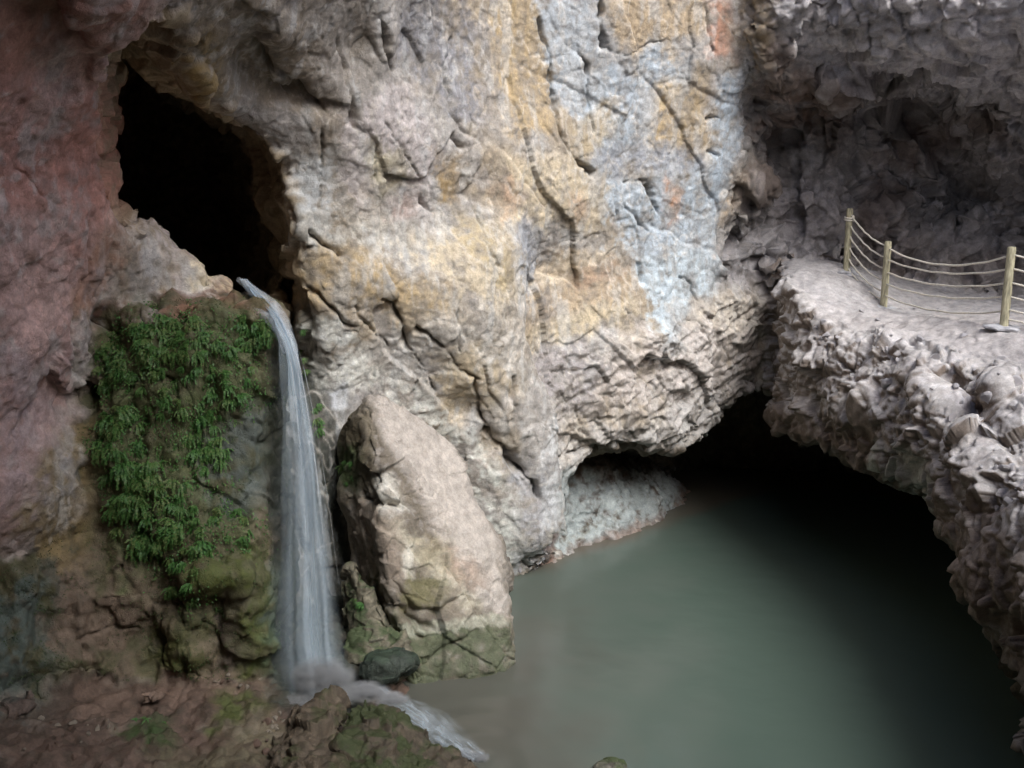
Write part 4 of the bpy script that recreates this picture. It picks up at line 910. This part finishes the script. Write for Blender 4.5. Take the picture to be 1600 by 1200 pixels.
# ------------------------------------------------------------------ ferns
def leaf_material():
    m, n, out = mat_new('fern_leaf'); L = n.links.new
    p = n.nodes.new('ShaderNodeBsdfPrincipled'); oi = n.nodes.new('ShaderNodeObjectInfo'); g = n.nodes.new('ShaderNodeNewGeometry')
    r = n.nodes.new('ShaderNodeValToRGB'); e = r.color_ramp.elements; e[0].color = (.045,.13,.035, 1); e[1].color = (.20,.23,.09, 1); e[1].position = 1.0
    k = r.color_ramp.elements.new(.45); k.color = (.08,.21,.05, 1)
    ad = n.nodes.new('ShaderNodeMath'); ad.operation = 'MULTIPLY_ADD'; ad.inputs[1].default_value = .55; L(g.outputs['Random Per Island'], ad.inputs[0]); md = n.nodes.new('ShaderNodeMath'); md.operation = 'MULTIPLY'; md.inputs[1].default_value = .5
    L(oi.outputs['Random'], md.inputs[0]); L(md.outputs[0], ad.inputs[2]); L(ad.outputs[0], r.inputs[0]); L(r.outputs[0], p.inputs['Base Color'])
    p.inputs['Roughness'].default_value = .5; tl = n.nodes.new('ShaderNodeBsdfTranslucent'); L(r.outputs[0], tl.inputs[0])
    mx = n.nodes.new('ShaderNodeMixShader'); mx.inputs[0].default_value = .3; L(p.outputs[0], mx.inputs[1]); L(tl.outputs[0], mx.inputs[2]); L(mx.outputs[0], out.inputs[0]); return m
M_LEAF = leaf_material()
def fern_mesh(seed, nf=18, ln=.15):
    r_ = random.Random(seed); V_ = []; F_ = []
    for _ in range(nf):
        az = r_.uniform(-1.0, 1.0); l = ln*r_.uniform(.5, 1.3); el = r_.uniform(-.9, .5); curl = r_.uniform(.9, 2.0)
        p = np.array([r_.gauss(0, .006), 0, r_.gauss(0, .006)]); ns = 10
        for i in range(ns):
            a = el-curl*i/ns; dv = np.array([math.sin(az)*math.cos(a), math.cos(az)*math.cos(a)*.8, math.sin(a)]); q_ = p+dv*l/ns
            sd_ = np.cross(dv, [math.sin(az)*.3, math.cos(az), .5]); sd_ /= np.linalg.norm(sd_)+1e-9; up_ = np.cross(sd_, dv)
            b0 = len(V_); w_ = .0025; V_ += [p-sd_*w_, p+sd_*w_, q_+sd_*w_, q_-sd_*w_]; F_.append((b0, b0+1, b0+2, b0+3))
            if i > 1:
                for s_ in (-1, 1):
                    L_ = (.010*(1-.4*i/ns)+.005)*r_.uniform(.6, 1.5); o_ = sd_*s_*r_.uniform(.6, 1)+dv*r_.uniform(.1, .6)+up_*r_.uniform(-.5, .4); o_ /= np.linalg.norm(o_)
                    pr = np.cross(o_, up_)*.55*L_; b0 = len(V_)
                    V_ += [q_, q_+o_*L_*.5+pr, q_+o_*L_, q_+o_*L_*.5-pr]; F_.append((b0, b0+1, b0+2, b0+3))
            p = q_
    me = bpy.data.meshes.new('fern'); me.from_pydata([tuple(map(float, v)) for v in V_], [], F_); me.materials.append(M_LEAF); return me
FM = [fern_mesh(s) for s in range(6)]
FG = [  # centre x, y, radii, count, scale, label, group
 (262,525,75,34,44,1.,'bright green fern hanging from the upper left lip of the mossy wall','ferns on the upper lip of the mossy wall'),
 (398,515,28,28,20,1.,'green fern hanging right under the stream lip beside the waterfall','ferns under the stream lip'),
 (175,560,24,45,18,.95,'fern on the upper left edge of the mossy wall against red rock','ferns on the upper left edge of the mossy wall'),
 (300,590,95,70,55,.8,'fern in the middle of the mossy wall','ferns in the middle of the mossy wall'),
 (325,690,28,50,22,1.,'fern hanging above the bare dark patch of the mossy wall','ferns above the bare dark patch'),
 (185,690,40,65,40,1.1,'lush fern halfway down the left edge of the mossy wall','ferns on the left edge of the mossy wall'),
 (235,790,60,70,56,1.1,'long fern on the lower left of the mossy wall','ferns low on the mossy wall'),
 (330,820,60,40,26,.85,'fern low on the mossy wall near the waterfall','ferns low beside the waterfall'),
 (290,900,28,50,14,.8,'fern trailing at the bottom of the mossy wall','ferns trailing at the bottom of the mossy wall'),
 (500,655,9,32,5,.8,'fern at the right edge of the waterfall above the huge boulder','ferns right of the waterfall'),
 (478,545,8,38,4,.6,'small fern on white rock right of the stream lip','small ferns by the stream lip'),
 (540,735,14,25,5,.7,'fern on the shaded side of the huge boulder','ferns on the shaded side of the boulder'),
 (566,940,8,20,3,.6,'small bright fern below the huge boulder beside the water','small ferns below the boulder'),
 (232,1130,26,12,4,.6,'low green plant on the bare ground at the lower left','low plants on the ground')]
deps = bpy.context.evaluated_depsgraph_get()
nf = 0
for (cx0, cy0, rx, ry, cnt, sc_, lb, gp) in FG:
    for _ in range(cnt):
        a = rs.uniform(0, 2*math.pi); q_ = math.sqrt(rs.random()); x, y = cx0+rx*q_*math.cos(a), cy0+ry*q_*math.sin(a)
        hit, loc, nor, *_r = SC.ray_cast(deps, Vector(EYE), Vector(un(x, y, 1.0)-EYE).normalized())
        if not hit: continue
        o = bpy.data.objects.new('fern', FM[nf % 6]); nf += 1
        o.location = loc+nor*.01; yaw = math.atan2(-nor.x, nor.y) if abs(nor.z) < .9 else math.pi
        if nor.y > 0: yaw = math.pi+rs.uniform(-.4, .4)
        s_ = sc_*rs.uniform(.7, 1.25); o.scale = (s_, s_, s_); o.rotation_euler = (rs.uniform(-.2, .2), rs.uniform(-.3, .3), yaw+rs.uniform(-.4, .4))
        link(o, label=lb, cat='fern', group=gp)
# ------------------------------------------------------------------ moss: short tufts over the wet wall
M_MOSS = simple_material('moss', (.05,.085,.026), .9, .6, 2.2, .1)
mv = np.nonzero((SURF_N[:, 1] < .2) & (W[:, 1] > .6) & (fm > .9))[0]
keep = sstep(-.1, .35, fbm(SURF_P[mv], .4, 3, off=41.)+.35*(sstep(60, -60, poly_sd(SPX[mv], SPY[mv], [(150,490),(425,485),(425,640),(330,700),(390,840),(420,1080),(240,1050),(200,900),(150,700)]))-.5))
mv = mv[rng.random(len(mv)) < keep*.9]; mv = mv[rng.permutation(len(mv))[:80000]]
p0 = SURF_P[mv]-SURF_N[mv]*.01; dr = SURF_N[mv]*.8+rng.normal(size=(len(mv), 3))*.45+np.array([0, 0, -.45]); dr /= np.linalg.norm(dr, axis=1, keepdims=True)
ln_ = rng.uniform(.015, .05, len(mv))[:, None]; sd2 = np.cross(dr, rng.normal(size=(len(mv), 3))); sd2 /= np.linalg.norm(sd2, axis=1, keepdims=True)
tri = np.stack([p0-sd2*.007, p0+sd2*.007, p0+dr*ln_], 1).reshape(-1, 3)
link(bpy.data.objects.new('moss', mesh_np('moss', tri, np.arange(len(tri)).reshape(-1, 3), M_MOSS, smoothf=False)), label='short moss covering the wet rock wall left of the waterfall', cat='moss', kind='stuff')

# small fern leaves hugging the rock between the tufts
fi = np.nonzero((W[:, 1] > .4) & (SPX > 120) & (SPX < 450) & (SPY > 460) & (SPY < 990))[0]; fp = SURF_P[fi]
fz = sstep(14, -14, poly_sd(SPX[fi], SPY[fi], [(150,500),(210,485),(320,480),(425,492),(424,600),(400,640),(340,660),(330,720),(370,790),(410,800),(400,850),(330,880),(320,960),(285,950),(270,890),(200,900),(165,800),(140,700),(150,620)])+30*fbm(fp, .35, 3, off=51.))
lv = fi[rng.random(len(fi)) < fz*sstep(-.35, .25, fbm(fp, .22, 3, off=61.))*.75]; lv = lv[rng.permutation(len(lv))[:18000]]
nL = len(lv); p0 = SURF_P[lv]+SURF_N[lv]*rng.uniform(0, .06, nL)[:, None]+rng.normal(size=(nL, 3))*.012
dr = SURF_N[lv]*.55+rng.normal(size=(nL, 3))*.5+np.array([0, 0, -.75]); dr /= np.linalg.norm(dr, axis=1, keepdims=True); sd2 = np.cross(dr, SURF_N[lv]+rng.normal(size=(nL, 3))*.6); sd2 /= np.linalg.norm(sd2, axis=1, keepdims=True)
ln_ = rng.uniform(.018, .042, nL)[:, None]; qd = np.stack([p0, p0+dr*ln_*.5+sd2*ln_*.28, p0+dr*ln_, p0+dr*ln_*.5-sd2*ln_*.28], 1).reshape(-1, 3)
link(bpy.data.objects.new('creeping_fern', mesh_np('creeping_fern', qd, np.arange(len(qd)).reshape(-1, 4), M_LEAF, smoothf=False)), label='curtain of small fern leaves covering the wet wall', cat='ferns', kind='stuff')

# ------------------------------------------------------------------ loose stones
def stone_mesh(seed, mat):
    bm = bmesh.new(); bmesh.ops.create_icosphere(bm, subdivisions=2, radius=1)
    r_ = np.random.default_rng(seed); ns = r_.normal(size=(7, 3)); ns /= np.linalg.norm(ns, axis=1, keepdims=True); ds = r_.uniform(.32, .72, 7)
    sc3 = r_.uniform(.8, 1.5, 3)
    for v in bm.verts:
        p = np.array(v.co)
        for n_, d_ in zip(ns, ds):
            e_ = p@n_-d_
            if e_ > 0: p = p-n_*e_
        p = p*sc3*(1+.08*float(gnoise((p*2.3+seed)[None])[0])); v.co = p
    me = bpy.data.meshes.new('stone'); bm.to_mesh(me); bm.free(); me.materials.append(mat)
    for pl_ in me.polygons: pl_.use_smooth = False
    return me
MS = [rock_material('stone_%s' % n_, .6, 4, .9, False, c_) for n_, c_ in (('pale', (.30,.26,.21)), ('brown', (.17,.115,.09)), ('grey', (.45,.43,.45)), ('dark', (.15,.13,.11)))]
SM = {k: [stone_mesh(s+10*k, MS[k]) for s in range(4)] for k in range(4)}
bpy.context.view_layer.update(); deps = bpy.context.evaluated_depsgraph_get()
def stones(cx0, cy0, rx, ry, cnt, rmin, rmax, kinds, lb, gp):
    for _ in range(cnt):
        a = rs.uniform(0, 2*math.pi); q_ = math.sqrt(rs.random()); x, y = cx0+rx*q_*math.cos(a), cy0+ry*q_*math.sin(a)
        hit, loc, nor, _i, ob, _m = SC.ray_cast(deps, Vector(EYE), Vector(un(x, y, 1.0)-EYE).normalized())
        if not hit or ob.name.startswith(('fern', 'water', 'moss', 'rope', 'post', 'splash', 'cascade')): continue
        r = rmin+(rmax-rmin)*rs.random()**2; k = rs.choice(kinds)
        o = bpy.data.objects.new('stone', SM[k][rs.randrange(4)]); o.location = loc+nor*r*.05; o.scale = (r, r, r*rs.uniform(.6, 1)); o.rotation_euler = [rs.uniform(0, 6.28) for _ in range(3)]
        link(o, label=lb, cat='stone', group=gp)
stones(445,1150,50,38,34,.02,.06,(0,0,1), 'small pale stone on the slope in front of the waterfall', 'stones in front of the waterfall')
stones(110,1150,110,35,16,.015,.05,(1,0), 'small stone on the brown ground at the lower left', 'stones on the lower left ground')
stones(375,1065,40,14,9,.02,.05,(0,1), 'small pale stone at the foot of the mossy wall', 'stones at the foot of the mossy wall')
stones(1320,530,75,50,14,.02,.07,(2,), 'grey stone in the left end of the rubble ledge', 'stones in the left end of the ledge')
stones(1480,590,110,70,22,.02,.08,(2,), 'grey stone in the rubble slope below the roped walkway', 'stones in the rubble below the walkway')
stones(1560,740,45,70,8,.02,.07,(2,), 'grey stone in the rubble near the right frame edge', 'stones in the rubble at the right')
stones(1500,470,90,20,10,.015,.05,(2,), 'small stone lying on the walkway by the ropes', 'stones on the walkway')
stones(840,885,45,8,8,.03,.08,(3,2), 'dark stone at the foot of the rock face by the pool', 'stones at the pool edge')
